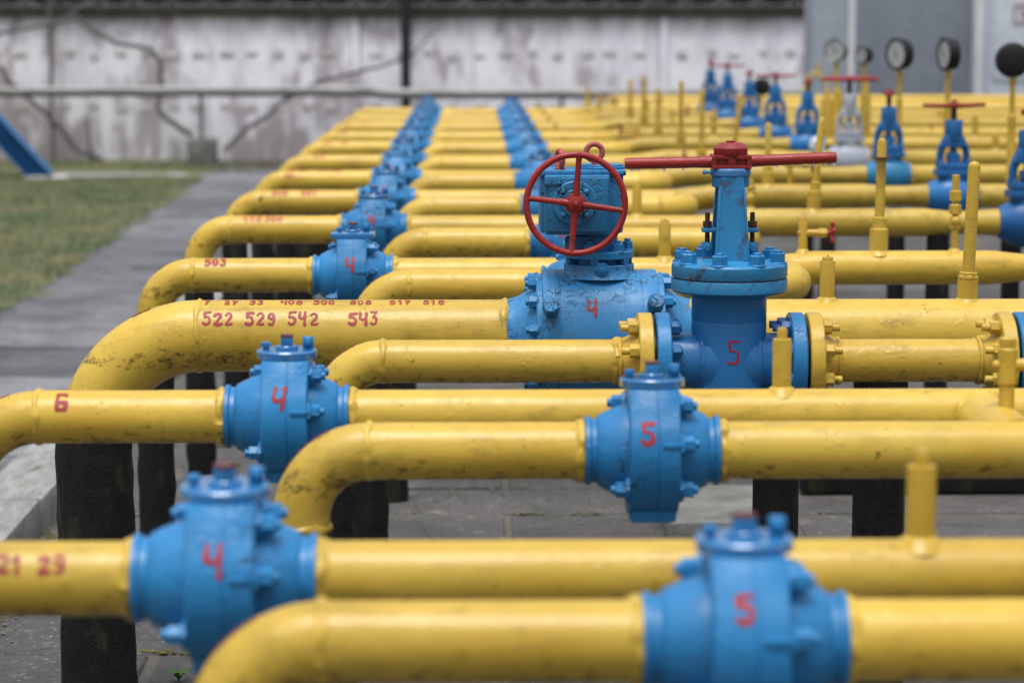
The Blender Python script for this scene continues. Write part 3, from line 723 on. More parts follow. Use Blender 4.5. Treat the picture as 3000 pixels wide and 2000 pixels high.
# ------------------------------------------------------------ BALL VALVES
def make_ball(number, plate='round'):
    o = empty('ball_valve')
    g = MB()
    prof = [(-.138, .060), (-.136, .0685), (-.127, .0685), (-.124, .0635), (-.114, .0635), (-.112, .068), (-.109, .071), (-.095, .078), (-.078, .085), (-.060, .091), (-.048, .094)]
    prof += [(-x, r) for x, r in prof[::-1]]
    g.lathe(prof, seg=56)
    g.build('body', 'blue', o)
    g = MB()
    def slab_prof(k):                  # trunk, rounded below, running straight up to the top plate
        P = [(.070 * k, .1275), (.084 * k, .108), (.097 * k, .086)]
        P += [(.1275 * k * math.cos(R(a)), .1275 * k * math.sin(R(a))) for a in range(36, -217, -6)]
        return P + [(-.097 * k, .086), (-.084 * k, .108), (-.070 * k, .1275)]
    xs_ = [(-.051, .965), (-.0475, 1), (.004, 1), (.0052, .984), (.0078, .984), (.009, 1), (.0475, 1), (.051, .965)]
    vs = [(x_, y_, z_) for x_, k_ in xs_ for y_, z_ in slab_prof(k_)]; n_ = len(slab_prof(1))
    g.add(vs, [tuple(range(n_)), tuple((len(xs_) - 1) * n_ + q for q in range(n_))] + [(l * n_ + q, l * n_ + (q + 1) % n_, (l + 1) * n_ + (q + 1) % n_, (l + 1) * n_ + q) for l in range(len(xs_) - 1) for q in range(n_)])
    g.box((0, 0, -.07), (.094, .120, .132), bev=.008)
    g.build('centre_band', 'blue', o)
    g = MB()
    if plate == 'round': g.lathe([(0, .060), (.002, .066), (.016, .067), (.019, .064)], (0, 0, .127), (0, 0, 1), 40)
    else: g.box((0, 0, .137), (.150, .11, .018), bev=.004)
    g.cyl((0, 0, .145), (0, 0, .154), .025, 24)
    g.build('top_plate', 'blue_wet', o)
    g = MB(); g.box((0, 0, .161), (.026, .026, .022), Matrix.Rotation(R(20), 3, 'Z'), .003); g.build('stem', 'blue_worn', o)
    g = MB(); g.box((0, 0, .1745), (.0265, .0265, .007), Matrix.Rotation(R(20), 3, 'Z'), .002); g.build('stem_tip', 'worn_red', o)
    g = MB(); g.cyl((-.046, .0, .145), (-.046, 0, .156), .007, 14); g.hex((-.046, 0, .151), (-.046, 0, .161), .0115); g.build('stop_bolt', 'blue', o)
    g = MB(); g.box((.046, .016, .157), (.024, .010, .028), bev=.002); g.bolt((.046, .012, .160), (0, -1, 0), .010, .010, .005); g.build('stop_bracket', 'blue', o)
    for (a, sides) in ((14, (1,)), (60, (1,)), (-36, (-1, 1)), (128, (-1, 1)), (-140, (-1,))):
        ca, sa = math.cos(R(a)), math.sin(R(a)); rr = .110
        for s_ in sides:
            g = MB(); g.box((s_ * .053, -rr * ca, rr * sa), (.010, .036, .036), Matrix.Rotation(-R(a), 3, 'X'), .004)
            g.bolt((s_ * .057, -rr * ca, rr * sa), (s_, 0, 0), .0160, .022, .009); g.build('hex_bolt', 'blue', o)
    g = MB(); g.box((.034, -.1235, .026), (.040, .012, .010), bev=.003)
    g.build('lug', 'blue', o)
    g = MB()
    if number == '4': digits(g, '4', -.022, R(10), .1287, .050, .085, ax_z=0)
    else: digits(g, '5', -.020, R(1), .1287, .052, .085, ax_z=0)
    g.build('painted_number', 'number', o)
    return o
b4 = make_ball('4'); b4s = make_ball('4', 'square'); b5 = make_ball('5')
used = set()
def place_ball(proto, x, y, label, rz=0, group=None):
    o = proto if proto.name not in used else copy_tree(proto)
    used.add(proto.name); o.location = (x, y, AXZ); tag(o, label, 'valve', group); o.scale = (1.02 if y < 4 else .97, 1, 1); o.rotation_euler.x = R(random.uniform(-2, 2))
    for c in kids(o):
        if c.name.startswith('painted_number'):          # every number is brushed on by hand
            g = MB(); digits(g, '5' if proto is b5 else '4', -.024 + random.uniform(-.006, .006), R(14 if proto is b4 or proto is b4s else (24 if y < 4 else 12)) + random.uniform(-.04, .04), .1287, random.uniform(.046, .054), random.uniform(.075, .095), lean=random.uniform(-.05, .12))
            def flank(z_):                      # above the rounded belly the trunk runs straight up to the plate
                K = [(.0749, .1031), (.086, .097), (.108, .084), (.1275, .070)]
                for (za, ya), (zb, yb) in zip(K[:-1], K[1:]):
                    if z_ <= zb: return ya + (yb - ya) * (z_ - za) / (zb - za)
                return .070
            g.v = [(vx, vy if vz < .0749 else -flank(vz) - .0014, vz) for vx, vy, vz in g.v]
            q = g.build('painted_number', 'number'); c.data = q.data; bpy.data.objects.remove(q)
    for c in kids(o):
        if c.name.startswith('stem'): c.rotation_euler = (0, 0, rz)
    return o
# vertex order: prototypes are used last-in so that later copies are clean
l4 = {0: 'blurred nearest blue round valve numbered 4, at the bottom left', 1: 'blue round valve numbered 4 on the pipe marked 6',
      3: 'blue round valve numbered 4 with a square top plate on the pipe marked 503', 4: 'blue round valve numbered 4 on the pipe marked 113 520',
      5: 'blue round valve with rusty studs on the pipe marked 502 521'}
for i in range(13):
    if i == 2: continue
    place_ball(b4s if i == 3 else b4, A[i].xv, YA[i], l4.get(i, 'blurred blue round valve numbered 4, %s in the left valve row counted from the front' % ordn[i - 1]), [.3, -.2, 0, .1, .5][i % 5], 'round blue valves of the left row')
l5 = {0: 'blurred nearest blue round valve numbered 5, cut by the bottom edge', 1: 'sharp blue round valve numbered 5 in front of the gate valve',
      3: 'blue round valve mostly hidden behind the body of the red handwheel valve', 4: 'blue round valve seen through and below the red handwheel'}
for i in range(13):
    if i == 2: continue
    place_ball(b5, B[i].xv, YB[i], l5.get(i, 'blurred blue round valve, %s in the inner valve row counted from the front' % ordn[i - 1]), [.1, -.3, .4, 0][i % 4], 'round blue valves of the inner row')

# ------------------------------------------------------------ HANDWHEEL BALL VALVE (big)
yW = YA[2]; xW = A[2].xv
wv = tag(empty('handwheel_valve', (xW, yW, AXZ)), 'large blue valve numbered 4 with gearbox and red four-spoke handwheel', 'valve')
g = MB()
prof = [(-.252, .094), (-.250, .0985), (-.235, .101), (-.215, .108), (-.195, .121), (-.180, .133), (-.172, .138), (-.171, .164), (-.168, .167), (-.156, .167), (-.154, .176), (-.150, .178), (-.112, .178), (-.111, .1765), (-.108, .1765), (-.107, .178)]
prof += [(-x, r) for x, r in prof[::-1]]
g.lathe(prof, seg=80); g.build('body', 'blue_worn', wv)
for k in range(12):
    a = R(30 * k + 12)
    for s_ in (-1, 1):
        g = MB(); g.bolt((s_ * .168, -.153 * math.cos(a), .153 * math.sin(a)), (s_, 0, 0), .0165, .024, .008); g.build('hex_bolt', 'blue', wv)
for xs_, e in ((-.128, 27), (.135, 30)):
    d = Vector((.03 * (1 if xs_ > 0 else -1), -math.cos(R(e)), math.sin(R(e)))).normalized(); p0 = Vector((xs_, 0, 0)) + d * .170
    g = MB(); g.cyl(p0, p0 + d * .028, .019, 28); g.cyl(p0 + d * .026, p0 + d * .066, .022, 28, .003); g.cyl(p0 + d * .065, p0 + d * .068, .003, 8)
    g.build('drain_plug', 'blue_worn', wv)
g = MB(); g.lathe([(0, .110), (.012, .098), (.022, .0945), (.034, .0945), (.036, .092)], (0, 0, .160), (0, 0, 1), 56)
g.build('neck_ring', 'blue_worn', wv)
g = MB(); g.cyl((0, 0, .19), (0, 0, .215), .070, 40)
for k in range(6):
    a = R(60 * k + 20); g.box((.082 * math.cos(a), .082 * math.sin(a), .203), (.022, .022, .02), Matrix.Rotation(a, 3, 'Z'), .002)
g.build('spacer_ring', 'blue_deep', wv)
g = MB(); g.lathe([(0, .091), (.002, .0935), (.018, .0935), (.020, .091)], (0, 0, .2115), (0, 0, 1), 56); g.build('mounting_plate', 'blue', wv)
for k in range(6):
    a = R(60 * k + 8); g = MB(); g.bolt((.078 * math.cos(a), .078 * math.sin(a), .2315), (0, 0, 1), .0155, .022, .008); g.build('plate_bolt', 'blue', wv)
g = MB(); g.hex((.003, -.088, .187), (.003, -.104, .187), .0185); g.cyl((.003, -.10, .187), (.003, -.112, .187), .008, 14); g.torus((.003, -.100, .187), (0, 1, 0), .0185, .0015, 24, 6); g.build('locking_bolt', 'blue', wv)
g = MB(); g.cyl((-.008, 0, .228), (-.008, 0, .290), .058, 32); g.box((-.045, -.045, .25), (.05, .02, .05), bev=.004); g.cyl((-.083, -.04, .262), (-.083, -.06, .262), .012, 14); g.build('gear_column', 'blue_deep', wv)
g = MB(); g.box((-.050, .015, .362), (.222, .17, .160), bev=.008)
g.box((-.050, .015, .442), (.236, .19, .014), bev=.005)
g.build('gearbox', 'blue_worn', wv)
g = MB(); g.box((-.0635, -.095, .360), (.172, .06, .156), bev=.006); g.box((-.063, -.128, .362), (.160, .012, .144), bev=.005); g.build('gearbox_cover', 'blue_deep' if 0 else 'blue_rusty', wv)
g = MB(); g.cyl((.005, .02, .448), (.005, .02, .456), .066, 32); g.cyl((.005, .02, .455), (.005, .02, .461), .060, 32); g.build('lid', 'blue', wv)
wcx, wcz = px(1686, 597, yW - .205); wc = Vector((wcx - xW, -.205, wcz - AXZ))
ccx, ccz = px(1684, 595, yW - .134); cc = Vector((ccx - xW, -.134, ccz - AXZ))
g = MB(); g.cyl(cc, cc + Vector((0, -.008, 0)), .0585, 48, .003); g.cyl(cc + Vector((0, -.007, 0)), cc + Vector((0, -.014, 0)), .036, 40, .003); g.build('bearing_cover', 'blue_deep' if 0 else 'blue_worn', wv)
for a in (45, 135, 225, 315):
    p = cc + Vector((.043 * math.cos(R(a)), -.008, .043 * math.sin(R(a)))); g = MB(); g.bolt(p, (0, -1, 0), .0065, .006, .003); g.build('cover_bolt', 'blue_worn', wv)
for (dx, dz) in ((-.070, .040), (-.046, .045), (-.074, .058), (-.074, -.05), (.07, -.055), (.068, .06), (-.072, -.01), (-.05, .06)):
    pass
g = MB(); g.box((cc.x - .058, -.136, cc.z + .058), (.044, .004, .024), bev=.001)
for dx in (-.018, .018):
    g.ball((cc.x - .058 + dx, -.139, cc.z + .052), .0035)
g.build('name_plate', 'blue_worn', wv)
g = MB(); g.cyl(cc + Vector((0, -.01, 0)), wc + Vector((0, .005, 0)), .014, 24); g.build('wheel_shaft', 'red', wv)
# wheel: rim part with spokes and hub sub-parts
wh = MB(); wh.torus(wc + Vector((0, -.012, 0)), (0, 1, 0), .1282, .0086, 96, 14, .03); wheel = wh.build('handwheel', 'red', wv)
g = MB(); g.lathe([(0, .020), (.004, .0285), (.014, .0285), (.018, .020), (.024, .0185), (.026, .015)], wc + Vector((0, .006, 0)), (0, -1, 0), 32)
g.hex(wc + Vector((0, -.018, 0)), wc + Vector((0, -.026, 0)), .010); g.cyl(wc + Vector((0, -.025, 0)), wc + Vector((0, -.030, 0)), .0055, 12); g.build('hub', 'red', wheel)
for a in (86, 176 - 3, 266 - 1, 352):
    d = Vector((math.cos(R(a)), 0, math.sin(R(a)))); g = MB()
    P = [wc + d * t_ + Vector((0, -.004 - .008 * k / 8, 0)) for k, t_ in enumerate([.02 + (.129 - .02) * q / 8 for q in range(9)])]
    g.tube(P, [.0105, .0095, .0085, .0082, .008, .0078, .0075, .0078, .0088], 14); g.build('spoke', 'red', wheel)
for (uu, vv, nrm) in ((1741, 446, (0, 1, 0)), (1640, 466, (1, .35, 0))):
    ex, ez = px(uu, vv, yW - .02); c = Vector((ex - xW, -.02, ez - AXZ)); g = MB()
    g.torus(c, nrm, .0215, .0075, 36, 12, .05); g.cyl(c - Vector((0, 0, .020)), (c.x, c.y, .448), .007, 12); g.cyl((c.x, c.y, .447), (c.x, c.y, .455), .014, 16)
    g.build('lifting_eye', 'pinkred', wv)
g = MB(); digits(g, '4', gX(1341, yW) - xW, R(22), .1792, .050, .085); g.build('painted_number', 'number', wv)

# ------------------------------------------------------------ GATE VALVE with red bar handle
def gate_valve(loc, label, handle_rot=0, number=True):
    o = tag(empty('gate_valve', loc), label, 'valve')
    g = MB(); g.lathe([(-.150, .03), (-.145, .055), (-.130, .078), (-.108, .089), (-.085, .0935), (.10, .0935), (.103, .0925), (.106, .0935), (.158, .0935), (.166, .098), (.172, .108)], (0, 0, 0), (0, 0, 1), 72)
    g.lathe([(-.155, .070), (-.085, .070), (-.07, .078), (-.055, .088), (.055, .088), (.07, .078), (.085, .070), (.155, .070)], seg=48)
    for s_ in (-1, 1): g.torus((s_ * .070, 0, 0), (1, 0, s_ * -.0), .076, .006, 48, 8, .2)
    g.build('body', 'blue_deep', o)
    g = MB(); g.lathe([(0, .118), (.006, .140), (.010, .144), (.036, .144), (.039, .142)], (0, 0, .170), (0, 0, 1), 80); g.build('lower_bonnet_flange', 'blue_rusty', o)
    g = MB(); g.cyl((0, 0, .206), (0, 0, .2135), .139, 64); g.build('gasket', 'rust', o)
    g = MB(); g.lathe([(0, .142), (.003, .144), (.030, .144), (.035, .140), (.038, .10), (.046, .06)], (0, 0, .2125), (0, 0, 1), 80); g.build('bonnet', 'blue_rusty', o)
    for k in range(8):
        a = R(45 * k + 28); g = MB(); g.bolt((.121 * math.cos(a), .121 * math.sin(a), .2485), (0, 0, 1), .0205, .026, .006); g.build('bonnet_bolt', 'blue', o)
    g = MB()
    for s_ in (-1, 1):
        # flat tapered yoke legs, front and back
        w0, w1 = .0405, .0275; y0, y1 = s_ * .062, s_ * .040; th = .007
        vs = []
        for (zz, ww, yy) in ((.245, w0 * 1.08, y0), (.255, w0, y0), (.440, w1 * 1.06, y1), (.462, w1, y1)):
            vs += [(-ww, yy - th, zz), (ww, yy - th, zz), (ww, yy + th, zz), (-ww, yy + th, zz)]
        fs = [(0, 1, 2, 3), (12, 13, 14, 15)] + [(4 * l + k, 4 * l + (k + 1) % 4, 4 * l + 4 + (k + 1) % 4, 4 * l + 4 + k) for l in range(3) for k in range(4)]
        g.add(vs, fs)
        for e in (-1, 1):
            g.box((e * .035, s_ * .052, .345), (.006, .018, .185), Matrix.Rotation(R(-e * 3.4), 3, 'Y') @ Matrix.Rotation(R(s_ * 6), 3, 'X'), .001)
    g.build('yoke', 'blue_rusty', o)
    g = MB(); g.cyl((0, 0, .435), (0, 0, .462), .047, 32, .003); g.build('yoke_collar', 'blue', o)
    g = MB(); g.cyl((0, 0, .461), (0, 0, .4815), .0505, 36, .004); g.cyl((-.048, -.02, .472), (-.068, -.024, .472), .004, 10); g.ball((-.066, -.024, .472), .006); g.build('bearing_ring', 'blue_flaking', o)
    g = MB(); g.cyl((0, 0, .25), (0, 0, .47), .013, 16); g.cyl((0, 0, .25), (0, 0, .30), .03, 20); g.build('spindle', 'steel', o)
    g = MB(); g.box((0, 0, .328), (.140, .034, .011), bev=.003); g.build('gland_plate', 'blue', o)
    for s_ in (-1, 1):
        g = MB(); g.cyl((s_ * .056, 0, .27), (s_ * .056, 0, .372), .0062, 12); g.hex((s_ * .056, 0, .334), (s_ * .056, 0, .350), .0125)
        g.build('gland_stud', 'rust', o)
        g = MB(); g.box((s_ * .057, 0, .280), (.026, .026, .036), bev=.003); g.cyl((s_ * .057, -.02, .284), (s_ * .057, .02, .284), .006, 10); g.hex((s_ * .057, -.013, .284), (s_ * .057, -.022, .284), .009)
        g.build('stud_clevis', 'blue_rusty', o)
    # red bar handle
    hd = empty('handle', (0, 0, 0)); hd.parent = o; hd.rotation_euler = (0, 0, R(handle_rot))
    hm = MB(); hm.box((0, 0, .4975), (.094, .056, .033), bev=.004)
    for e in (-1, 1):
        hm.box((0, e * .0315, .5095), (.098, .010, .011), bev=.003); hm.box((0, e * .0315, .4850), (.098, .010, .010), bev=.003)
        for xx in (-.044, 0, .044): hm.box((xx, e * .031, .497), (.012 + .006 * (xx == 0), .0085, .022), bev=.002)
    hb = hm.build('hub_block', 'red', hd)
    for s_, z0, z1 in ((-1, .4965, .4925), (1, .4985, .5075)):
        g = MB(); n = 14; P = [(s_ * (.045 + (.262 - .045) * k / n), 0, z0 + (z1 - z0) * k / n) for k in range(n + 1)]
        g.tube(P, [.0150] * 2 + [.0140 + random.uniform(-.0005, .0005) for _ in range(n - 2)] + [.0128], 20); g.build('bar', 'red', hd)
    g = MB(); g.lathe([(0, .042), (.004, .044), (.018, .044), (.027, .034), (.031, .028), (.032, .012), (.036, .012)], (0, 0, .513), (0, 0, 1), 8, R(12)); g.build('cap_nut', 'red', hd)
    for s_ in (-1, 1):
        g = MB(); g.lathe(flange_prof(.036, .121), (s_ * .185, 0, 0), (-s_, 0, 0), 72); g.build('end_flange', 'blue', o)
        for k in range(8):
            a = R(45 * k + 22.5); c_, s2 = math.cos(a) * .094, math.sin(a) * .094; g = MB()
            g.bolt((s_ * .149, c_, s2), (-s_, 0, 0), .0175, .024, .02 if s_ > 0 else .004); g.build('flange_bolt', 'blue_deep', o)
        g = MB(); g.cyl((s_ * .184, 0, 0), (s_ * .193, 0, 0), .085, 40); g.build('flange_gasket', 'steel', o)
    if number:
        g = MB(); digits(g, 'F', -.014, 0, 1000, .058, .045)
        g.v = [(.0947 * math.sin(a / .0947), -.0947 * math.cos(a / .0947), c_ + .004) for a, b_, c_ in g.v]; g.build('painted_number', 'number', o)
    return o
xG = B[2].xv; yG = YB[2]
gv = gate_valve((xG, yG, AXZ), 'sharp blue gate valve numbered 5 with a long wet red bar handle')
hd = [c for c in kids(gv) if c.name.startswith('handle')][0]
for xd in (-.245, -.237, -.228, -.165, -.118, .115, .160, .176, .198, .206, .224, .236, .256):
    g = MB(); zz = (.4965 - .004 * (-xd) / .26 if xd < 0 else .4985 + .009 * xd / .26) - .0160 - random.uniform(0, .0015); r_ = random.uniform(.0026, .0036)
    g.ball((xd, 0, zz), r_, (1, 1, 1.25), 12); g.build('water_drop', 'water', hd)
xG2 = xG + (ov(2313, 828, yG)[0] - xG) + .185 + .015
gate_valve((xG2, yG, AXZ), 'blue flanged valve cut off by the right edge, on the gate valve pipe', 90, False)
p = B[2]
def weld_neck(x, s_, parent):            # s_ = +1: flange face looks to +x
    g = MB(); g.lathe(flange_prof(.036, .121), (x, 0, AXZ), (-s_, 0, 0), 72)
    g.lathe([(.030, .088), (.040, .076), (.062, .062), (.080, .0555)], (x, 0, AXZ), (-s_, 0, 0), 48)
    g.torus((x - s_ * .080, 0, AXZ), (1, 0, 0), .056, .006, 40, 8, .25)
    f = g.build('weld_neck_flange', 'yellow', parent)
    for k in range(8):
        a = R(45 * k + 22.5); g = MB(); g.bolt((x - s_ * .036, math.cos(a) * .094, AXZ + math.sin(a) * .094), (-s_, 0, 0), .0175, .024, .020); g.build('flange_bolt', 'yellow', f)
weld_neck(xG - .193, 1, p.o); weld_neck(xG + .193, -1, p.o); weld_neck(xG2 - .193, 1, p.o)
p.run([(xG + .27, 0, AXZ), (xG2 - .27, 0, AXZ)], lip=False)

# ------------------------------------------------------------ vents and stubs
def stub_at(p, u, vtop, r, kind, z=None, **k):
    x, zt = ov(u, vtop, p.y); p.stub(x, zt - (AXZ if z is None else z), r, kind, z, **k)
stub_at(A[0], 2118, 1030, .0225, 0)
stub_at(A[1], 1797, 752, .0205, 0)
stub_at(A[2], 1901, 590, .0205, 1)
stub_at(A[2], 2228, 370, .0215, 2, tilt=(.012, 0))
zc = AXZ + .022
x_, zt = ov(2022, 318, A[3].y); A[3].stub(x_, zt - zc, .0225, 4, zc, tilt=(.008, .01), name='vent_pipe')
g = MB(); g.cyl((x_ + .008, .0, zt - .066), (x_ + .008, 0, zt - .062), .034, 20); g.build('wire_collar', 'rust', A[3].o)
stub_at(A[3], 2196, 402, .015, 3, z=zc)
x_, zt = ov(1845, 497, A[3].y); A[3].stub(x_, zt - zc, .015, 0, zc, name='test_fitting')
stub_at(A[3], 1527, 505, .0205, 1)
stub_at(A[4], 1463, 425, .0195, 1)
zc5 = AXZ + rise
def pole(i, u, vtop, r, kind=4, tilt=(0, 0), z=zc5, mat=None):
    p = A[i]; x, zt = ov(u, vtop, p.y); p.stub(x - tilt[0], zt - z, r * 1.2, kind, z, tilt=tilt, name='vent_pipe', mat=mat)
pole(4, 1888, 270, .0165, 4, (.03, 0)); pole(5, 1765, 282, .0175); pole(6, 1703, 216, .016, 4, (.05, 0)); pole(4, 1724, 412, .014, 3)
pole(6, 1613, 205, .015, mat='yellow_old'); pole(7, 1565, 184, .016, mat='yellow_old'); pole(8, 1512, 202, .017, mat='yellow_old'); pole(9, 1480, 172, .018, mat='yellow_old')
pole(10, 1448, 182, .019, mat='yellow_old'); pole(11, 1375, 218, .02); pole(12, 1350, 202, .02); pole(12, 1402, 235, .02, 3); pole(8, 1640, 250, .016, 3)
pole(7, 1872, 150, .014, 4) if 0 else None
for i, (u, v) in enumerate(((1422, 352), (1380, 318), (1332, 300), (1305, 262), (1280, 255), (1262, 240), (1248, 230), (1236, 222), (1228, 218))):
    j = min(5 + i, 12); p = B[j] if j < 13 else B[12]
    p.stub(.60, .10 + (.02 if i > 3 else 0), .014, 1)
pole(8, 2240, 262, .017, 0); pole(7, 2287, 305, .017, 0); pole(10, 2160, 252, .017, 3); pole(9, 2175, 196, .016)
# tee fitting at the right edge on the second pipe
x_, zt = ov(2315, 775, YA[1] - .25); p = B[1]
g = MB(); yy = YA[1] - .25 - YB[1]; b_ = Vector((x_, yy, AXZ + .05)); H_ = zt - AXZ - .05
g.cyl(b_, b_ + Vector((0, 0, H_ * .42)), .016, 20); g.cyl(b_ + Vector((0, 0, H_ * .35)), b_ + Vector((0, 0, H_ * .86)), .020, 20, .003)
g.hex(b_ + Vector((0, 0, H_ * .82)), b_ + Vector((0, 0, H_)), .018); g.cyl(b_ + Vector((0, 0, H_ * .62)), b_ + Vector((.08, 0, H_ * .62)), .013, 16); g.ball(b_ + Vector((-.022, 0, H_ * .62)), .010)
g.build('tee_fitting', 'yellow', p.o)
# small needle valves with red wheels
def needle(x, y, z, r, label, s=1, dirx=1):
    o = tag(empty('needle_valve', (x, y, z)), label, 'needle valve', 'small red-wheeled needle valves')
    g = MB(); g.cyl((0, 0, 0), (dirx * .05 * s, 0, 0), .012 * s, 16); g.hex((dirx * .045 * s, 0, 0), (dirx * .075 * s, 0, 0), .017 * s); g.ball((-dirx * .012 * s, 0, 0), .013 * s); g.build('branch', 'yellow', o)
    g = MB(); g.cyl((dirx * .07 * s, 0, 0), (dirx * .092 * s, 0, 0), .008 * s, 12)
    for a in range(5):
        d = Vector((0, math.cos(a * 1.2566 + .3), math.sin(a * 1.2566 + .3))); g.tube([Vector((dirx * .09 * s, 0, 0)), Vector((dirx * .094 * s, 0, 0)) + d * .030 * s], [.007 * s, .006 * s], 10); g.ball(Vector((dirx * .094 * s, 0, 0)) + d * .030 * s, .0085 * s)
    g.build('wheel', 'red', o); return o
x_, z_ = ov(1848, 535, A[3].y); needle(x_, A[3].y, z_, 1, 'needle valve with a red star wheel, sharpest, right of the gate valve')
for (u, v, i, sx_, lb) in ((1462, 298, 8, -1, 'small red needle valve wheel low among the blurred rows, behind the wheel valve gearbox'), (1545, 255, 9, 1, 'red needle valve wheel left of a tall rusty vent, near the pale rail'), (1385, 228, 12, 1, 'hindmost red needle valve wheel at the far end of the rows'),
                      (2172, 298, 9, -1, 'red needle valve wheel left of the second-nearest yoke valve'), (1618, 365, 6, -1, 'red needle valve wheel just above the left end of the red bar'), (1815, 378, 5, 1, 'red needle valve wheel just under the red bar, right half'),
                      (1488, 232, 11, 1, 'dark red needle valve wheel beside two tall thin vents')):
    y_ = A[i].y; x_, z_ = ov(u, v, y_); o = needle(x_, y_, z_, 1, lb, 1.15, sx_)
    g = MB(); g.cyl((0, 0, 0), (0, 0, AXZ - z_), .012, 12); g.build('branch_stem', 'yellow', o)

# ------------------------------------------------------------ YOKE VALVES of the right row
def yoke_valve(mat, bodymat, htype, rotz, name='yoke_valve'):
    o = empty(name)
    g = MB(); g.lathe([(-.120, .052), (-.116, .064), (-.10, .070), (-.070, .088), (-.03, .100), (.03, .100), (.070, .088), (.10, .070), (.116, .064), (.120, .052)], seg=36)
    g.build('body', bodymat, o)
    g = MB(); g.cyl((0, 0, .04), (0, 0, .105), .072, 28); g.box((0, 0, .115), (.165, .14, .030), bev=.006); g.box((0, 0, .146), (.150, .125, .026), bev=.006)
    for s_ in (-1, 1):
        for e in (-1, 1): g.bolt((s_ * .062, e * .05, .158), (0, 0, 1), .012, .012, .006)
    g.build('bonnet', mat, o)
    g = MB()
    for s_ in (-1, 1):
        P = [(s_ * .060, 0, .14), (s_ * .062, 0, .17), (s_ * .062, 0, .205), (s_ * .055, 0, .235), (s_ * .036, 0, .262)]
        g.tube(P, [.019, .017, .017, .019, .02], 14)
    g.box((0, 0, .2675), (.138, .07, .062), bev=.01, taper=(.60, .9))
    g.lathe([(.275, .042), (.29, .041), (.295, .0425), (.365, .0415), (.37, .038)], (0, 0, 0), (0, 0, 1), 28); g.build('yoke', mat, o)
    g = MB(); g.cyl((0, 0, .155), (0, 0, .175), .030, 20); g.box((0, 0, .192), (.062, .05, .034), bev=.004); g.cyl((0, 0, .2), (0, 0, .225), .02, 16); g.build('gland', mat, o)
    g = MB(); g.cyl((0, 0, .2), (0, 0, .44), .0135, 14); g.build('spindle', 'steel', o)
    h = empty('handle'); h.parent = o; h.rotation_euler = (0, 0, R(rotz))
    if htype == 'bar':
        g = MB(); g.hex((0, 0, .428), (0, 0, .452), .033); g.tube([(-.15, 0, .442), (-.03, 0, .438), (.03, 0, .438), (.15, 0, .444)], [.009, .011, .011, .009], 12); g.cyl((0, 0, .45), (0, 0, .468), .014, 12)
        g.build('cross_bar', 'red', h)
    elif htype == 'wheel':
        g = MB(); g.torus((0, 0, .455), (0, 0, 1), .165, .011, 48, 10); g.cyl((0, 0, .44), (0, 0, .472), .028, 16)
        for k in range(4): a = R(90 * k + 30); g.tube([(0, 0, .46), (.165 * math.cos(a), .165 * math.sin(a), .455)], .009, 10)
        g.build('wheel', 'red', h)
    return o
specs = [(4, 'blue_dark', 'blue_dark', 'bar', 75, 'blue yoke valve cut off by the right edge of the picture'),
         (5, 'blue_dark', 'blue_deep', 'bar', 8, 'blue yoke valve with a red cross bar, nearest one fully in view'),
         (6, 'blue_deep', 'cyan', 'bar', 78, 'blue yoke valve with a bright cyan body and its red bar seen end-on'),
         (7, 'grey', 'grey', 'wheel', 0, 'grey yoke valve with a flat red handwheel'),
         (8, 'blue_deep', 'blue_deep', 'bar', 80, 'blue yoke valve just left of the grey one, red bar seen end-on'),
         (9, 'blue_deep', 'blue_deep', 'bar', 3, 'blue yoke valve with a wide red cross bar in front of the white wall'),
         (10, 'blue_deep', 'blue_deep', 'bar', 84, 'blue yoke valve left of the black gauge, bar seen end-on'),
         (11, 'blue_deep', 'blue_deep', 'bar', 6, 'blurred blue yoke valve, second from the far end of the right row'),
         (12, 'blue_dark', 'blue_dark', 'bar', 82, 'hindmost blurred blue yoke valve at the far end of the right row')]
gu = {4: 2362, 5: 2190, 6: 2041, 7: 1951, 8: 1855, 9: 1781, 10: 1721, 11: 1671, 12: 1632}
for (i, m1, m2, ht, rz, lb) in specs:
    o = yoke_valve(m1, m2, ht, rz); y_ = A[i].y
    x_ = 2.35; zz = AXZ + rise
    vtop = {4: 255, 5: 240, 6: 213, 7: 186, 8: 187, 9: 173, 10: 167, 11: 171, 12: 165}[i]
    _, zt = ov(gu[i], vtop, y_); s_ = (zt - zz) / .445
    o.location = (gX(gu[i], y_), y_, zz); tag(o, lb, 'valve', 'yoke valves of the right row')
    for c in kids(o):
        if c.name.startswith('body'): continue
    o.scale = (1, 1, s_) if .85 < s_ < 1.2 else (1, 1, 1)
x_, z_ = ov(1876, 336, A[7].y - .1); g = MB(); g.ball((0, 0, 0), .045, (1.0, .8, 1.3), 14); g.tube([(-.01, -.02, .03), (.02, -.04, -.02), (.03, -.04, -.09)], [.018, .02, .012], 10)
o = g.build('white_rag', 'rag'); o.location = (x_ + .0, A[7].y - .10, z_ + .0); tag(o, 'white rag tied round the pipe left of the grey valve', 'rag')

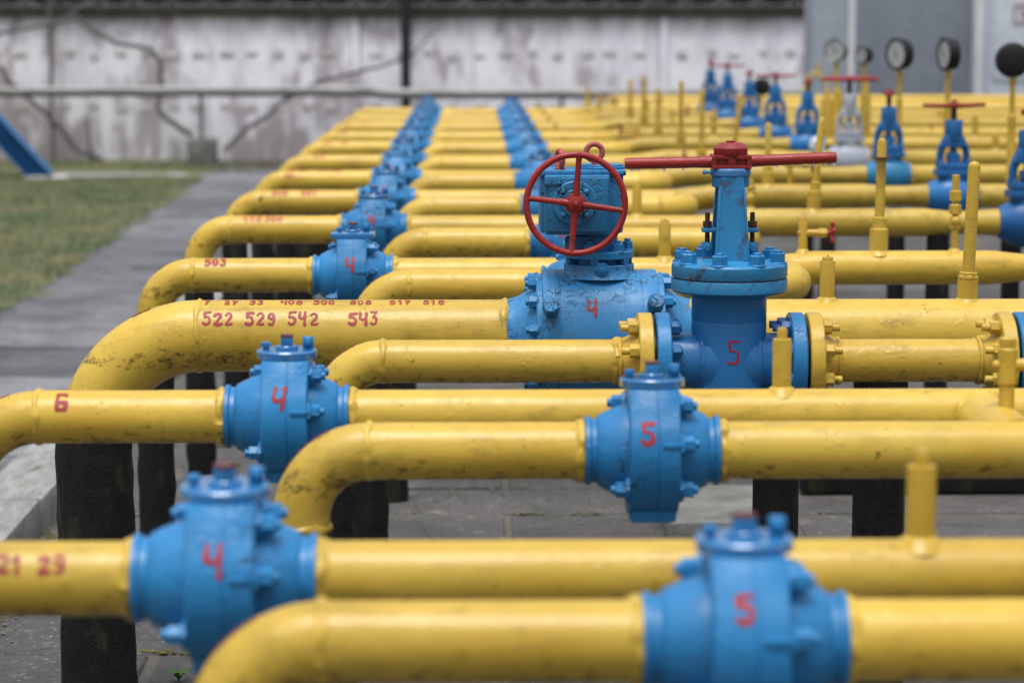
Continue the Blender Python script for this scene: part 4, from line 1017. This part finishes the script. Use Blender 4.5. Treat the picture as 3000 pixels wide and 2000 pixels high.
# ------------------------------------------------------------ GAUGES
def gauge(u, v, y, r, yaw, case, label, zbase=AXZ, stem_r=.013, tilt=0):
    x, z = ov(u, v, y); o = tag(empty('pressure_gauge', (x, y, zbase)), label, 'gauge', 'pressure gauges on yellow stems')
    h = z - zbase
    g = MB(); g.lathe([(0, .024), (.10, .024), (.11, .02), (h * .55, .02), (h * .56, stem_r), (h - r * 1.2, stem_r)], (0, 0, .03), (0, 0, 1), 16)
    g.hex((0, 0, h - r * 1.4), (0, 0, h - r * 1.15), .02); g.build('stem', 'yellow', o)
    k = empty('head', (0, 0, h)); k.parent = o; k.rotation_euler = (R(tilt), 0, R(yaw))
    g = MB(); g.lathe([(-.040, r * .80), (-.034, r * .94), (.022, r * .97), (.024, r * 1.03), (.032, r * 1.03), (.034, r * .97), (.026, r * .86)], (0, 0, 0), (0, -1, 0), 40)
    g.cyl((0, 0, -r * 1.25), (0, 0, -r * .9), .011, 12); g.build('case', case, k)
    g = MB(); g.cyl((0, -.024, 0), (0, -.0285, 0), r * .84, 36, .0005); gd = g
    g = MB(); g.box((-.006, -.0305, .01), (.004, .002, r * .9), Matrix.Rotation(R(-35), 3, 'Y'), 0); g.cyl((0, -.029, 0), (0, -.034, 0), .007, 10); g.build('needle', 'steel', k); g = gd; g.mi = 1
    for q in range(9):
        a = R(-45 + 33.75 * q); g.box((r * .72 * math.cos(a), -.0297, r * .72 * math.sin(a)), (r * .14, .0015, .003), Matrix.Rotation(-a, 3, 'Y'), 0)
    g.build('dial', ['dial', 'steel'], k); return o
gauge(1922, 116, A[8].y, .076, -34, 'gauge_grey', 'grey-rimmed gauge with a white dial, leftmost of the raised gauges')
gauge(1985, 127, A[8].y + .6, .056, -52, 'gauge', 'smallest dark gauge right of the white pole')
gauge(2067, 125, A[7].y - .1, .092, -60, 'gauge', 'dark gauge turned a little aside, above the valve with the cyan body')
gauge(2179, 125, A[6].y + .3, .088, -76, 'gauge', 'dark gauge seen almost edge-on above the red cross bar')
gauge(2327, 139, A[5].y + .3, .082, 172, 'gauge', 'black gauge seen from the back at the right edge')
gauge(1748, 200, A[11].y, .075, 150, 'gauge', 'black gauge seen from the back between two far blue yoke valves', zbase=.7)
# thick yellow uprights with a bowed yellow loop before the building
for (u, vt, i, rr) in ((1900, 205, 8, .036), (1930, 205, 9, .028), (1990, 190, 8, .03)):
    x_, zt = ov(u, vt, A[i].y); A[i].stub(x_, zt - AXZ, rr, 0, AXZ, name='vent_pipe')
g = MB(); P = [Vector((*[0],)) if 0 else Vector((ov(u, v, 24.4)[0], 24.4, ov(u, v, 24.4)[1])) for u, v in ((1846, 260), (1846, 215), (1852, 185), (1868, 168), (1885, 175), (1900, 200))]
g.tube(P, .018, 10); g.cyl(Vector((P[3].x + .06, 24.4, P[3].z - .03)), Vector((P[3].x + .04, 24.4, P[3].z + .10)), .016, 10)
tag(g.build('bypass_loop', 'yellow'), 'thin bowed yellow pipe loop in front of the building corner', 'pipe')

# ------------------------------------------------------------ supports under the pipes
def support(x, y, r, label, top, sq=False):
    g = MB(); n = 8
    g.tube([(0, 0, GZ - .02 + (top - GZ + .02) * k / n) for k in range(n + 1)], [r + random.uniform(-.002, .003) for _ in range(n + 1)], 20)
    o = g.build('support_post', 'bitumen'); o.location = (x, y, 0); tag(o, label, 'support post', 'black support posts under the pipes')
x_, _ = ov(1781, 1160, yG + .05); support(x_, yG + .05, .056, 'black post under the right side of the blue gate valve', AXZ - .07)
x_, _ = ov(2018, 1160, yW); support(x_, yW, .074, 'thick black post under the thick pipe, right of the gate valve', AXZ - .09)
for i in (4, 5, 6, 7):
    support(1.9 + .1 * (i % 2), A[i].y, .04, 'black post under the %s of the pipes behind the thick one, at the right' % ordn[i - 3], AXZ - .03)
    if i < 6: support(2.28, A[i].y + .35, .04, 'black post just behind the %s yoke valve from the right edge' % ordn[i - 4], AXZ - .03)
g = MB(); x0_, _ = ov(2090, 1115, 7.4); g.box((x0_ + .8, 0, .0), (1.6, .12, .14), bev=.01); o = g.build('ground_beam', 'bitumen'); o.location = (0, 9.9, GZ + .08); tag(o, 'dark low beam lying on the paving at the right', 'beam')
x_, _ = ov(1660, 1150, 8.6); g = MB(); g.box((0, 0, GZ + .03), (.46, .75, .12), bev=.03); o = g.build('concrete_footing', 'block'); o.location = (x_ + .07, 9.25, 0); tag(o, 'pale rough concrete footing below the round 5 valve', 'footing')
